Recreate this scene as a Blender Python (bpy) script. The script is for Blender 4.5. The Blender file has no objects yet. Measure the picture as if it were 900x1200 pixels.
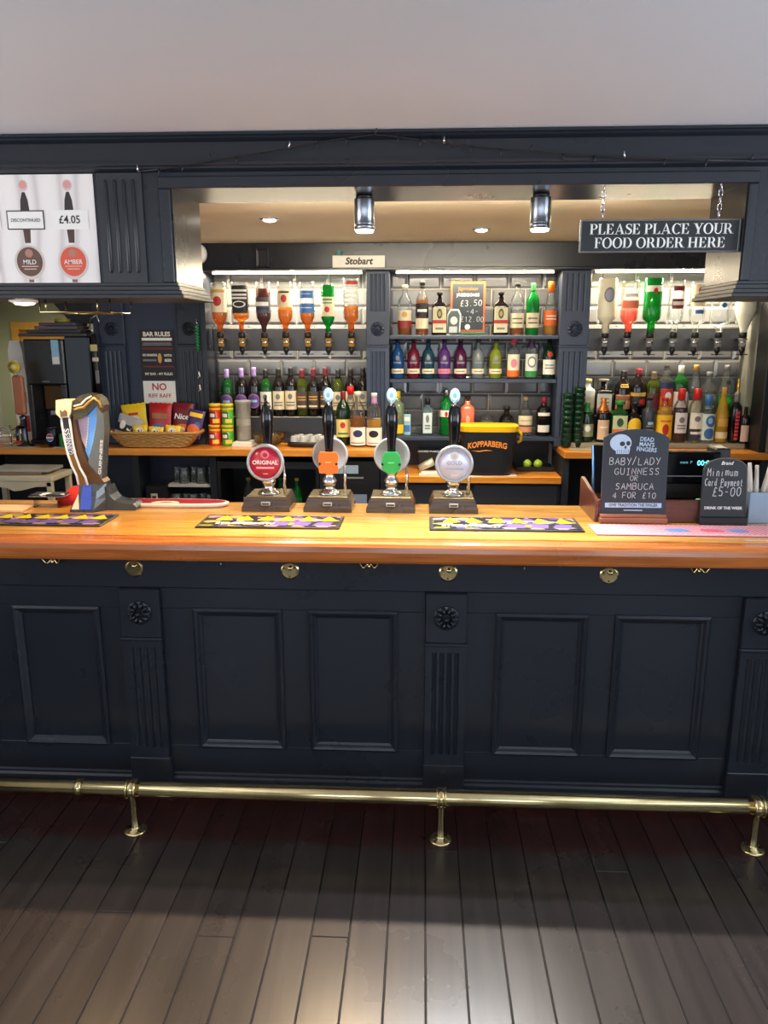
import bpy, math, random
from mathutils import Vector, Matrix

random.seed(7)
SC = bpy.context.scene
COL = SC.collection
PI = math.pi
R = math.radians


def lin(c):
    c = c / 255.0
    return c / 12.92 if c <= 0.04045 else ((c + 0.055) / 1.055) ** 2.4


def rgb(r, g, b):
    return (lin(r), lin(g), lin(b), 1.0)


# ---------------------------------------------------------------- camera
cam_d = bpy.data.cameras.new('camera')
cam_d.sensor_fit = 'HORIZONTAL'
cam_d.sensor_width = 36.0
cam_d.lens = 36.0                     # 900 px focal length on a 900 px wide frame
cam_d.clip_start = 0.05
cam = bpy.data.objects.new('camera', cam_d)
COL.objects.link(cam)
cam.location = (0, 0, 1.74)
cam.rotation_euler = (R(90 - 12.8), 0, R(2.8))
SC.camera = cam

# ---------------------------------------------------------------- world, exposure
SC.view_settings.view_transform = 'Standard'
SC.view_settings.look = 'None'
SC.view_settings.gamma = 1.0
SC.view_settings.use_curve_mapping = False
SC.view_settings.exposure = 0.25
W = bpy.data.worlds.new('world')
SC.world = W
W.use_nodes = True
wn = W.node_tree.nodes['Background']
wn.inputs[0].default_value = (0.75, 0.87, 1.0, 1)
wn.inputs[1].default_value = 1.0


def area(name, loc, rot, sx, sy, power, col, spread=180):
    d = bpy.data.lights.new(name, 'AREA')
    d.shape = 'RECTANGLE'
    d.size, d.size_y = sx, sy
    d.energy = power
    d.color = col
    d.spread = R(spread)
    o = bpy.data.objects.new(name, d)
    COL.objects.link(o)
    o.location = loc
    o.rotation_euler = rot
    return o


def spot(name, loc, power, col, size, blend=0.6, radius=0.03, rot=(0, 0, 0)):
    d = bpy.data.lights.new(name, 'SPOT')
    d.energy = power
    d.color = col
    d.spot_size = R(size)
    d.spot_blend = blend
    d.shadow_soft_size = radius
    o = bpy.data.objects.new(name, d)
    COL.objects.link(o)
    o.location = loc
    o.rotation_euler = rot
    return o


# daylight: three windows in the wall behind the camera, one in each side wall.
# The side window lights are added and tilted up to brighten the ceiling.
COOL = (0.86, 0.93, 1.0)


def aim(o, d):
    o.rotation_euler = Vector(d).to_track_quat('-Z', 'Y').to_euler()


for wx in (-1.9, 0.25, 2.4):
    aim(area('window_daylight', (wx, -2.75, 1.62), (0, 0, 0), 1.5, 1.5, 22, COOL), (0, 1, 0.42))
aim(area('side_window_fill', (3.46, 0.9, 1.5), (0, 0, 0), 2.4, 1.3, 68, COOL, 130), (-1, 0.05, 0.75))
aim(area('side_window_fill', (-3.46, 0.9, 1.5), (0, 0, 0), 2.4, 1.3, 40, (1.0, 0.92, 0.88), 130), (1, 0.05, 0.75))

# ---------------------------------------------------------------- materials
MATS = {}


def mat(name, col, rough=0.5, metal=0.0, var=0.06, scale=12.0, bump=0.0, stretch=(1, 1, 1), emit=None, spec=0.5, coat=0.0, rvar=0.1, bscale=None, objrand=0.0):
    """Principled material with procedural colour, roughness and bump variation."""
    if name in MATS:
        return MATS[name]
    m = bpy.data.materials.new(name)
    m.use_nodes = True
    nt = m.node_tree
    b = nt.nodes['Principled BSDF']
    tc = nt.nodes.new('ShaderNodeTexCoord')
    mp = nt.nodes.new('ShaderNodeMapping')
    mp.inputs['Scale'].default_value = stretch
    nt.links.new(tc.outputs['Object'], mp.inputs['Vector'])
    no = nt.nodes.new('ShaderNodeTexNoise')
    no.inputs['Scale'].default_value = scale
    no.inputs['Detail'].default_value = 4
    nt.links.new(mp.outputs[0], no.inputs['Vector'])
    mx = nt.nodes.new('ShaderNodeMix')
    mx.data_type = 'RGBA'
    mx.inputs[6].default_value = tuple(max(0, c * (1 - var * 2)) for c in col[:3]) + (1,)
    mx.inputs[7].default_value = tuple(min(1, c * (1 + var * 2)) for c in col[:3]) + (1,)
    nt.links.new(no.outputs['Fac'], mx.inputs[0])
    cout = mx.outputs[2]
    if objrand:
        oi = nt.nodes.new('ShaderNodeObjectInfo')
        hs = nt.nodes.new('ShaderNodeHueSaturation')
        mr = nt.nodes.new('ShaderNodeMapRange')
        mr.inputs['To Min'].default_value = 1 - objrand
        mr.inputs['To Max'].default_value = 1 + objrand
        nt.links.new(oi.outputs['Random'], mr.inputs['Value'])
        nt.links.new(mr.outputs[0], hs.inputs['Value'])
        nt.links.new(cout, hs.inputs['Color'])
        cout = hs.outputs[0]
    nt.links.new(cout, b.inputs['Base Color'])
    rr = nt.nodes.new('ShaderNodeMapRange')
    rr.inputs['To Min'].default_value = max(0.02, rough - rvar)
    rr.inputs['To Max'].default_value = min(1, rough + rvar)
    nt.links.new(no.outputs['Fac'], rr.inputs['Value'])
    nt.links.new(rr.outputs[0], b.inputs['Roughness'])
    b.inputs['Metallic'].default_value = metal
    b.inputs['Specular IOR Level'].default_value = spec
    b.inputs['Coat Weight'].default_value = coat
    b.inputs['Coat Roughness'].default_value = 0.12
    if bump:
        n2 = nt.nodes.new('ShaderNodeTexNoise')
        n2.inputs['Scale'].default_value = bscale or scale * 4
        n2.inputs['Detail'].default_value = 3
        nt.links.new(mp.outputs[0], n2.inputs['Vector'])
        bp = nt.nodes.new('ShaderNodeBump')
        bp.inputs['Strength'].default_value = bump
        bp.inputs['Distance'].default_value = 0.004
        nt.links.new(n2.outputs['Fac'], bp.inputs['Height'])
        nt.links.new(bp.outputs[0], b.inputs['Normal'])
    if emit:
        b.inputs['Emission Color'].default_value = emit[0]
        b.inputs['Emission Strength'].default_value = emit[1]
    MATS[name] = m
    return m


def glass(name, col, gloss=1.0, rough=0.03, ior=1.45, body=0.0, bodycol=None):
    """Thin glass: tinted transmission with a Fresnel reflection; body adds some diffuse haze."""
    if name in MATS:
        return MATS[name]
    m = bpy.data.materials.new(name)
    m.use_nodes = True
    nt = m.node_tree
    nt.nodes.remove(nt.nodes['Principled BSDF'])
    out = nt.nodes['Material Output']
    tr = nt.nodes.new('ShaderNodeBsdfTransparent')
    tr.inputs[0].default_value = tuple(col[:3]) + (1,)
    gl = nt.nodes.new('ShaderNodeBsdfGlossy')
    gl.inputs['Roughness'].default_value = rough
    fr = nt.nodes.new('ShaderNodeFresnel')
    fr.inputs['IOR'].default_value = ior
    no = nt.nodes.new('ShaderNodeTexNoise')
    no.inputs['Scale'].default_value = 30
    ml = nt.nodes.new('ShaderNodeMath')
    ml.operation = 'MULTIPLY'
    ml.inputs[1].default_value = gloss
    nt.links.new(fr.outputs[0], ml.inputs[0])
    base = tr.outputs[0]
    if body:
        df = nt.nodes.new('ShaderNodeBsdfDiffuse')
        df.inputs[0].default_value = tuple((bodycol or col)[:3]) + (1,)
        m0 = nt.nodes.new('ShaderNodeMixShader')
        m0.inputs[0].default_value = body
        nt.links.new(base, m0.inputs[1])
        nt.links.new(df.outputs[0], m0.inputs[2])
        base = m0.outputs[0]
    mx = nt.nodes.new('ShaderNodeMixShader')
    nt.links.new(ml.outputs[0], mx.inputs[0])
    nt.links.new(base, mx.inputs[1])
    nt.links.new(gl.outputs[0], mx.inputs[2])
    nt.links.new(mx.outputs[0], out.inputs['Surface'])
    MATS[name] = m
    return m


def woodmat(name, c1, c2, axis='x', rough=0.3, coat=0.3, scale=9.0, objrand=0.0, spec=0.5):
    """Varnished wood with grain running along one axis."""
    if name in MATS:
        return MATS[name]
    m = bpy.data.materials.new(name)
    m.use_nodes = True
    nt = m.node_tree
    b = nt.nodes['Principled BSDF']
    tc = nt.nodes.new('ShaderNodeTexCoord')
    mp = nt.nodes.new('ShaderNodeMapping')
    mp.inputs['Scale'].default_value = {'x': (0.35, 6, 6), 'y': (6, 0.35, 6), 'z': (6, 6, 0.35)}[axis]
    nt.links.new(tc.outputs['Object'], mp.inputs['Vector'])
    n1 = nt.nodes.new('ShaderNodeTexNoise')
    n1.inputs['Scale'].default_value = scale
    n1.inputs['Detail'].default_value = 6
    n1.inputs['Distortion'].default_value = 0.6
    nt.links.new(mp.outputs[0], n1.inputs['Vector'])
    rp = nt.nodes.new('ShaderNodeValToRGB')
    rp.color_ramp.elements[0].position = 0.3
    rp.color_ramp.elements[0].color = c1
    rp.color_ramp.elements[1].position = 0.72
    rp.color_ramp.elements[1].color = c2
    nt.links.new(n1.outputs['Fac'], rp.inputs[0])
    cout = rp.outputs[0]
    if objrand:
        oi = nt.nodes.new('ShaderNodeObjectInfo')
        hs = nt.nodes.new('ShaderNodeHueSaturation')
        mr = nt.nodes.new('ShaderNodeMapRange')
        mr.inputs['To Min'].default_value = 1 - objrand
        mr.inputs['To Max'].default_value = 1 + objrand
        nt.links.new(oi.outputs['Random'], mr.inputs['Value'])
        nt.links.new(mr.outputs[0], hs.inputs['Value'])
        nt.links.new(cout, hs.inputs['Color'])
        cout = hs.outputs[0]
    nt.links.new(cout, b.inputs['Base Color'])
    n2 = nt.nodes.new('ShaderNodeTexNoise')
    n2.inputs['Scale'].default_value = 3.0
    n2.inputs['Detail'].default_value = 5
    nt.links.new(tc.outputs['Object'], n2.inputs['Vector'])
    rr = nt.nodes.new('ShaderNodeMapRange')
    rr.inputs['To Min'].default_value = max(0.03, rough - 0.04)
    rr.inputs['To Max'].default_value = rough + 0.06
    nt.links.new(n2.outputs['Fac'], rr.inputs['Value'])
    nt.links.new(rr.outputs[0], b.inputs['Roughness'])
    b.inputs['Coat Weight'].default_value = coat
    b.inputs['Coat Roughness'].default_value = 0.15
    b.inputs['Specular IOR Level'].default_value = spec
    bp = nt.nodes.new('ShaderNodeBump')
    bp.inputs['Strength'].default_value = 0.06
    bp.inputs['Distance'].default_value = 0.003
    nt.links.new(n1.outputs['Fac'], bp.inputs['Height'])
    nt.links.new(bp.outputs[0], b.inputs['Normal'])
    MATS[name] = m
    return m


def patmat(name, cols, scale, rough=0.6, stretch=(1, 1, 1), kind='voronoi'):
    """Flat print: constant-colour procedural pattern."""
    if name in MATS:
        return MATS[name]
    m = bpy.data.materials.new(name)
    m.use_nodes = True
    nt = m.node_tree
    b = nt.nodes['Principled BSDF']
    tc = nt.nodes.new('ShaderNodeTexCoord')
    mp = nt.nodes.new('ShaderNodeMapping')
    mp.inputs['Scale'].default_value = stretch
    nt.links.new(tc.outputs['Object'], mp.inputs['Vector'])
    rp = nt.nodes.new('ShaderNodeValToRGB')
    if kind == 'wave':
        n = nt.nodes.new('ShaderNodeTexWave')
        n.inputs['Scale'].default_value = scale
        n.inputs['Distortion'].default_value = 3.0
        n.inputs['Detail'].default_value = 1.0
        n.inputs['Detail Scale'].default_value = 0.6
        nt.links.new(mp.outputs[0], n.inputs['Vector'])
        src = n.outputs['Fac']
    elif kind == 'check':
        n = nt.nodes.new('ShaderNodeTexChecker')
        n.inputs['Scale'].default_value = scale
        nt.links.new(mp.outputs[0], n.inputs['Vector'])
        src = n.outputs['Fac']
    else:
        n = nt.nodes.new('ShaderNodeTexVoronoi')
        n.inputs['Scale'].default_value = scale
        nt.links.new(mp.outputs[0], n.inputs['Vector'])
        sp = nt.nodes.new('ShaderNodeSeparateColor')
        nt.links.new(n.outputs['Color'], sp.inputs[0])
        src = sp.outputs[0]
    nt.links.new(src, rp.inputs[0])
    cr = rp.color_ramp
    if kind != 'wave':
        cr.interpolation = 'CONSTANT'
    for i, c in enumerate(cols):
        p = i / len(cols) if kind != 'wave' else i / max(1, len(cols) - 1)
        e = cr.elements[i] if i < 2 else cr.elements.new(p)
        e.position = p
        e.color = c
    nt.links.new(rp.outputs[0], b.inputs['Base Color'])
    b.inputs['Roughness'].default_value = rough
    b.inputs['Specular IOR Level'].default_value = 0.2
    MATS[name] = m
    return m


# paint and timber
NAVY = mat('navy_paint', rgb(31, 35, 44), 0.28, var=0.05, rvar=0.03, scale=3, bump=0.05, bscale=60, spec=0.5)
NAVYB = mat('navy_paint_blue', rgb(30, 41, 62), 0.42, var=0.10, scale=3, bump=0.05, bscale=60)
CHAR = mat('charcoal_paint', rgb(40, 42, 48), 0.36, var=0.08, scale=3, bump=0.05, bscale=60)
SLATE = mat('slate_paint', rgb(50, 61, 82), 0.45, var=0.06, scale=5)
BLACKP = mat('black_plastic', rgb(22, 22, 25), 0.4, var=0.1)
BLACKG = mat('black_gloss', rgb(12, 12, 16), 0.12, var=0.1, rvar=0.05)
DARK = mat('dark_void', rgb(20, 21, 25), 0.7)
BRASS = mat('brass', rgb(222, 202, 150), 0.15, metal=1.0, var=0.10, scale=20, rvar=0.08)
CHROME = mat('chrome', rgb(215, 215, 220), 0.12, metal=1.0, var=0.03, rvar=0.05)
STEEL = mat('brushed_steel', rgb(170, 176, 186), 0.3, metal=1.0, var=0.05)
WHITE = mat('white', rgb(235, 234, 230), 0.5, var=0.02)
CREAM = mat('cream', rgb(226, 212, 176), 0.5, var=0.04)
COUNTER = woodmat('varnished_oak', rgb(164, 104, 36), rgb(214, 158, 72), 'x', 0.24, 0.5)
NOSING = woodmat('varnished_mahogany', rgb(140, 72, 26), rgb(186, 106, 46), 'x', 0.25, 0.5)
BACKOAK = woodmat('orange_oak', rgb(190, 112, 32), rgb(224, 150, 58), 'x', 0.32, 0.3)
MAHOG = woodmat('dark_mahogany', rgb(72, 36, 28), rgb(108, 58, 42), 'x', 0.3, 0.3)
REDWOOD = woodmat('red_brown_wood', rgb(128, 74, 50), rgb(164, 102, 72), 'x', 0.4, 0.1)
PLANK = woodmat('dark_floor_board', rgb(46, 39, 36), rgb(60, 52, 48), 'y', 0.27, 0.12, 4.0, objrand=0.14)


def worn_boards(m):
    """red varnish survives only on the strip of boards nobody walks on, next to the bar (world y above 2.36)"""
    nt = m.node_tree
    b = nt.nodes['Principled BSDF']
    src = b.inputs['Base Color'].links[0].from_socket
    geo = nt.nodes.new('ShaderNodeNewGeometry')
    sp = nt.nodes.new('ShaderNodeSeparateXYZ')
    nt.links.new(geo.outputs['Position'], sp.inputs[0])
    nz = nt.nodes.new('ShaderNodeTexNoise')
    nz.inputs['Scale'].default_value = 9
    nt.links.new(geo.outputs['Position'], nz.inputs['Vector'])
    ad = nt.nodes.new('ShaderNodeMath')
    ad.operation = 'MULTIPLY_ADD'
    ad.inputs[1].default_value = 0.10
    nt.links.new(nz.outputs['Fac'], ad.inputs[0])
    nt.links.new(sp.outputs['Y'], ad.inputs[2])
    mr = nt.nodes.new('ShaderNodeMapRange')
    mr.inputs['From Min'].default_value = 2.38
    mr.inputs['From Max'].default_value = 2.44
    nt.links.new(ad.outputs[0], mr.inputs['Value'])
    mx = nt.nodes.new('ShaderNodeMix')
    mx.data_type = 'RGBA'
    mx.blend_type = 'MULTIPLY'
    mx.inputs[7].default_value = (1.05, 0.42, 0.38, 1)
    nt.links.new(mr.outputs[0], mx.inputs[0])
    nt.links.new(src, mx.inputs[6])
    nt.links.new(mx.outputs[2], b.inputs['Base Color'])


worn_boards(PLANK)
CEIL = mat('ceiling_paint', rgb(198, 204, 214), 0.85, var=0.015, scale=1.5, bump=0.03, bscale=40)
CEILB = mat('bar_ceiling_paint', rgb(246, 236, 208), 0.7, var=0.02, scale=2)
PLASTER = mat('plaster', rgb(196, 194, 188), 0.85, var=0.03, scale=2)
SAGE = mat('sage_wall_paint', rgb(172, 176, 146), 0.8, var=0.04, scale=2)
GROUT = mat('grout', rgb(196, 190, 176), 0.85, var=0.05, scale=40)
TILE = mat('grey_glazed_tile', rgb(98, 99, 103), 0.14, var=0.06, scale=3, objrand=0.07, rvar=0.05)
CLEAR = glass('clear_glass', (0.93, 0.95, 0.95), 0.9)
PANE = glass('window_glass', (0.96, 0.97, 0.98), 0.6)


# ---------------------------------------------------------------- mesh helper
class MB:
    def __init__(s):
        s.v, s.f, s.m, s.sm = [], [], [], []

    def add(s, vs, fs, mi=0, smooth=False):
        o = len(s.v)
        s.v += [tuple(v) for v in vs]
        for f in fs:
            s.f.append(tuple(i + o for i in f))
            s.m.append(mi)
            s.sm.append(smooth)
        return s

    def box(s, x0, x1, y0, y1, z0, z1, b=0.0, mi=0):
        if b <= 0:
            vs = [(x, y, z) for z in (z0, z1) for y in (y0, y1) for x in (x0, x1)]
            return s.add(vs, [(0, 2, 3, 1), (4, 5, 7, 6), (0, 1, 5, 4), (2, 6, 7, 3), (0, 4, 6, 2), (1, 3, 7, 5)], mi)
        b = min(b, (x1 - x0) / 2.01, (y1 - y0) / 2.01, (z1 - z0) / 2.01)
        vs, idx = [], {}
        for ix, (x, sx) in enumerate(((x0, 1), (x1, -1))):
            for iy, (y, sy) in enumerate(((y0, 1), (y1, -1))):
                for iz, (z, sz) in enumerate(((z0, 1), (z1, -1))):
                    for a in range(3):
                        idx[(ix, iy, iz, a)] = len(vs)
                        vs.append((x + (sx * b if a != 0 else 0), y + (sy * b if a != 1 else 0), z + (sz * b if a != 2 else 0)))
        I = lambda ix, iy, iz, a: idx[(ix, iy, iz, a)]
        fs = []
        fs.append((I(0, 0, 0, 0), I(0, 0, 1, 0), I(0, 1, 1, 0), I(0, 1, 0, 0)))
        fs.append((I(1, 0, 0, 0), I(1, 1, 0, 0), I(1, 1, 1, 0), I(1, 0, 1, 0)))
        fs.append((I(0, 0, 0, 1), I(1, 0, 0, 1), I(1, 0, 1, 1), I(0, 0, 1, 1)))
        fs.append((I(0, 1, 0, 1), I(0, 1, 1, 1), I(1, 1, 1, 1), I(1, 1, 0, 1)))
        fs.append((I(0, 0, 0, 2), I(0, 1, 0, 2), I(1, 1, 0, 2), I(1, 0, 0, 2)))
        fs.append((I(0, 0, 1, 2), I(1, 0, 1, 2), I(1, 1, 1, 2), I(0, 1, 1, 2)))
        for p in (0, 1):
            for q in (0, 1):
                fs.append((I(p, q, 0, 0), I(p, q, 1, 0), I(p, q, 1, 1), I(p, q, 0, 1)))
                fs.append((I(p, 0, q, 0), I(p, 1, q, 0), I(p, 1, q, 2), I(p, 0, q, 2)))
                fs.append((I(0, p, q, 1), I(1, p, q, 1), I(1, p, q, 2), I(0, p, q, 2)))
        for ix in (0, 1):
            for iy in (0, 1):
                for iz in (0, 1):
                    fs.append((I(ix, iy, iz, 0), I(ix, iy, iz, 1), I(ix, iy, iz, 2)))
        return s.add(vs, fs, mi)

    def lathe(s, prof, n=20, c=(0, 0, 0), axis='z', sq=2.0, dy=1.0, mi=0, smooth=True, rot=0.0):
        vs, fs = [], []
        for (r, z) in prof:
            for k in range(n):
                a = 2 * PI * k / n + rot
                ca, sa = math.cos(a), math.sin(a)
                q = 1.0 if sq == 2.0 else 1.0 / ((abs(ca) ** sq + abs(sa) ** sq) ** (1 / sq))
                x, y = r * ca * q, r * sa * q * dy
                if axis == 'z':
                    p = (x, y, z)
                elif axis == 'y':
                    p = (x, z, y)
                else:
                    p = (z, x, y)
                vs.append((p[0] + c[0], p[1] + c[1], p[2] + c[2]))
        for i in range(len(prof) - 1):
            for k in range(n):
                fs.append((i * n + k, i * n + (k + 1) % n, (i + 1) * n + (k + 1) % n, (i + 1) * n + k))
        if prof[0][0] > 1e-6:
            fs.append(tuple(range(n - 1, -1, -1)))
        if prof[-1][0] > 1e-6:
            fs.append(tuple((len(prof) - 1) * n + k for k in range(n)))
        return s.add(vs, fs, mi, smooth)

    def tube(s, pts, r, n=8, closed=False, mi=0, smooth=True):
        pts = [Vector(p) for p in pts]
        rs = r if isinstance(r, (list, tuple)) else [r] * len(pts)
        vs, fs = [], []
        N = len(pts)
        up = Vector((0.13, 0.21, 0.97)).normalized()
        for i, p in enumerate(pts):
            if closed:
                t = pts[(i + 1) % N] - pts[i - 1]
            else:
                t = pts[min(i + 1, N - 1)] - pts[max(i - 1, 0)]
            t.normalize()
            u = up if abs(t.dot(up)) < 0.95 else Vector((1, 0, 0))
            a = t.cross(u).normalized()
            b = t.cross(a).normalized()
            for k in range(n):
                q = 2 * PI * k / n
                vs.append(p + (a * math.cos(q) + b * math.sin(q)) * rs[i])
        for i in range(N if closed else N - 1):
            j = (i + 1) % N
            for k in range(n):
                fs.append((i * n + k, i * n + (k + 1) % n, j * n + (k + 1) % n, j * n + k))
        if not closed:
            fs.append(tuple(range(n - 1, -1, -1)))
            fs.append(tuple((N - 1) * n + k for k in range(n)))
        return s.add(vs, fs, mi, smooth)

    def prism(s, poly, d0, d1, plane='xz', mi=0):
        """poly in (u, v); plane xz extrudes along y, xy along z, yz along x."""
        n = len(poly)
        f = {'xz': lambda u, v, d: (u, d, v), 'xy': lambda u, v, d: (u, v, d), 'yz': lambda u, v, d: (d, u, v)}[plane]
        vs = [f(u, v, d0) for u, v in poly] + [f(u, v, d1) for u, v in poly]
        fs = [tuple(range(n)), tuple(range(2 * n - 1, n - 1, -1))]
        for i in range(n):
            j = (i + 1) % n
            fs.append((i, i + n, j + n, j))
        return s.add(vs, fs, mi)

    def ribbon(s, pts, w, y, mi=0):
        """flat stroke in the x-z plane at depth y (pts are (x, z))."""
        P = [Vector((p[0], p[1])) for p in pts]
        L, Rr = [], []
        ws = w if isinstance(w, (list, tuple)) else [w] * len(P)
        for i, p in enumerate(P):
            t = P[min(i + 1, len(P) - 1)] - P[max(0, i - 1)]
            if t.length < 1e-9:
                t = Vector((1, 0))
            t.normalize()
            nrm = Vector((-t.y, t.x)) * ws[i] / 2
            L.append(p + nrm)
            Rr.append(p - nrm)
        n = len(P)
        vs = [(q.x, y, q.y) for q in L] + [(q.x, y, q.y) for q in Rr]
        return s.add(vs, [(i, i + 1, n + i + 1, n + i) for i in range(n - 1)], mi)

    def disc(s, cx, cz, rx, rz, y, n=24, mi=0):
        vs = [(cx + rx * math.cos(2 * PI * k / n), y, cz + rz * math.sin(2 * PI * k / n)) for k in range(n)]
        return s.add(vs, [tuple(range(n))], mi)

    def rectz(s, x0, x1, z0, z1, y, mi=0):
        return s.add([(x0, y, z0), (x1, y, z0), (x1, y, z1), (x0, y, z1)], [(0, 1, 2, 3)], mi)

    def xf(s, M):
        s.v = [tuple(M @ Vector(v)) for v in s.v]
        return s

    def mesh(s, name, mats, fix=True):
        me = bpy.data.meshes.new(name)
        me.from_pydata(s.v, [], s.f)
        for m in (mats if isinstance(mats, (list, tuple)) else [mats]):
            me.materials.append(m)
        me.polygons.foreach_set('material_index', s.m)
        me.polygons.foreach_set('use_smooth', s.sm)
        me.update()
        if fix:
            import bmesh
            bm = bmesh.new()
            bm.from_mesh(me)
            bmesh.ops.recalc_face_normals(bm, faces=bm.faces)
            bm.to_mesh(me)
            bm.free()
        return me

    def build(s, name, mats, parent=None, loc=None, fix=True):
        return link(name, s.mesh(name, mats, fix), parent, loc)


def link(name, me, parent=None, loc=None, rot=None, scale=None):
    o = bpy.data.objects.new(name, me)
    COL.objects.link(o)
    if parent is not None:
        o.parent = parent
    if loc is not None:
        o.location = loc
    if rot is not None:
        o.rotation_euler = rot
    if scale is not None:
        o.scale = scale
    return o


def tag(o, label, cat, group=None, kind=None):
    if label:
        o['label'] = label
    if cat:
        o['category'] = cat
    if group:
        o['group'] = group
    if kind:
        o['kind'] = kind
    return o


def thing(name, label, cat, loc=(0, 0, 0), rz=0.0, group=None):
    o = bpy.data.objects.new(name, None)
    o.empty_display_size = 0.05
    COL.objects.link(o)
    o.location = loc
    o.rotation_euler = (0, 0, rz)
    return tag(o, label, cat, group)


def struct(o, label=None):
    o['kind'] = 'structure'
    if label:
        o['label'] = label
    return o


def text_mesh(body, size, bold=0.0, ext=0.0, shear=0.0, space=1.0, wx=1.0, align='CENTER'):
    cu = bpy.data.curves.new('lettering', 'FONT')
    cu.body = body
    cu.size = size
    cu.offset = bold * size
    cu.extrude = ext
    cu.shear = shear
    cu.space_character = space
    cu.align_x = align
    cu.resolution_u = 3
    o = bpy.data.objects.new('lettering', cu)
    me = bpy.data.meshes.new_from_object(o)
    bpy.data.objects.remove(o)
    for v in me.vertices:
        x, y, z = v.co
        v.co = (x * wx, -z, y)
    return me


def text(body, size, m, parent, loc, name='lettering', **kw):
    """upright lettering facing the customer (-y); loc is the baseline centre."""
    me = text_mesh(body, size, **kw)
    me.name = name
    me.materials.clear()
    me.materials.append(m)
    return link(name, me, parent, loc)

# ================================================================ ROOM SHELL
fl = struct(MB().box(-3.4, 3.4, -2.75, 6.2, -0.10, -0.004).build('floor', mat('floor_base', rgb(10, 8, 8), 0.8)), 'dark varnished board floor')
PW = 0.1135
for i in range(-18, 18):
    x0 = i * PW + 0.03
    j = random.uniform(0.2, 1.4) if random.random() < 0.6 else random.uniform(1.75, 2.35)
    for a, b in ((-1.2, j), (j + 0.002, 2.86)):
        y0, y1 = (a, b)
        m = MB().box(x0, x0 + PW - 0.0042, y0, y1, -0.02, random.uniform(-0.0006, 0.0006), 0.0015).mesh('plank', PLANK)
        link('plank', m, fl)

struct(MB().box(-3.4, 3.4, -2.75, 2.80, 2.405, 2.50).build('ceiling', CEIL), 'plain off-white ceiling')
struct(MB().box(-3.4, 2.3, 3.07, 6.2, 2.272, 2.40).build('ceiling_bar', CEILB), 'cream ceiling above the serving area')
for sx, nm, k in ((-3.45, 'wall_left', 4), (3.45, 'wall_right', 5)):
    sw = struct(MB().box(sx - .05, sx + .05, -2.75, 6.2, -0.1, 0.82).build(nm, PLASTER))
    MB().box(sx - .05, sx + .05, -2.75, 6.2, 2.22, 2.5).build('wall_head', PLASTER, sw)
    MB().box(sx - .05, sx + .05, -2.75, -0.35, 0.82, 2.22).build('wall_pier', PLASTER, sw)
    MB().box(sx - .05, sx + .05, 2.15, 6.2, 0.82, 2.22).build('wall_pier', PLASTER, sw)
    wf = struct(MB().box(sx - .03, sx + .03, -0.35, -0.30, 0.82, 2.22).build('window_%d' % k, WHITE))
    MB().box(sx - .03, sx + .03, 2.10, 2.15, 0.82, 2.22).build('window_jamb', WHITE, wf)
    MB().box(sx - .03, sx + .03, -0.30, 2.10, 2.17, 2.22).build('window_head', WHITE, wf)
    MB().box(sx - .03, sx + .03, -0.30, 2.10, 0.82, 0.87).build('window_sill', WHITE, wf)
struct(MB().box(-3.5, -1.9, 6.1, 6.2, -0.1, 2.4).build('wall_far', SAGE))
# rear wall with three windows, behind the camera
rw = struct(MB().box(-3.4, 3.4, -2.72, -2.62, -0.1, 0.87).build('wall_rear', PLASTER))
MB().box(-3.4, 3.4, -2.72, -2.62, 2.37, 2.5).build('wall_head', PLASTER, rw)
xs = [-3.4, -2.65, -1.15, -0.5, 1.0, 1.65, 3.15, 3.4]
for k in range(0, 8, 2):
    MB().box(xs[k], xs[k + 1], -2.72, -2.62, 0.87, 2.37).build('wall_pier', PLASTER, rw)
for k, wx in enumerate((-1.9, 0.25, 2.4)):
    w = MB().box(wx - 0.75, wx - 0.70, -2.70, -2.64, 0.87, 2.37).box(wx + 0.70, wx + 0.75, -2.70, -2.64, 0.87, 2.37)
    w.box(wx - 0.70, wx + 0.70, -2.70, -2.64, 2.32, 2.37).box(wx - 0.70, wx + 0.70, -2.70, -2.64, 0.87, 0.92).box(wx - 0.02, wx + 0.02, -2.69, -2.65, 0.92, 2.32)
    w = struct(w.build('window_%d' % (k + 1), WHITE))
    MB().box(wx - 0.70, wx - 0.02, -2.672, -2.668, 0.92, 2.32).build('pane', PANE, w)
    MB().box(wx + 0.02, wx + 0.70, -2.672, -2.668, 0.92, 2.32).build('pane', PANE, w)

# ---------------------------------------------------------------- shared joinery shapes
def fluted(x0, x1, yf, yb, z0, z1, n, depth=0.007, margin=0.02, gap=0.35):
    """vertical slab whose front face carries n round-bottomed flutes."""
    m = MB()
    prof = [(x0, yf)]
    w = (x1 - x0 - 2 * margin) / n
    for i in range(n):
        a = x0 + margin + i * w + w * gap / 2
        b = a + w * (1 - gap)
        for k in range(7):
            t = k / 6
            prof.append((a + (b - a) * t, yf + depth * math.sin(PI * t)))
    prof += [(x1, yf), (x1, yb), (x0, yb)]
    m.prism(prof, z0, z1, 'xy')
    return m


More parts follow.
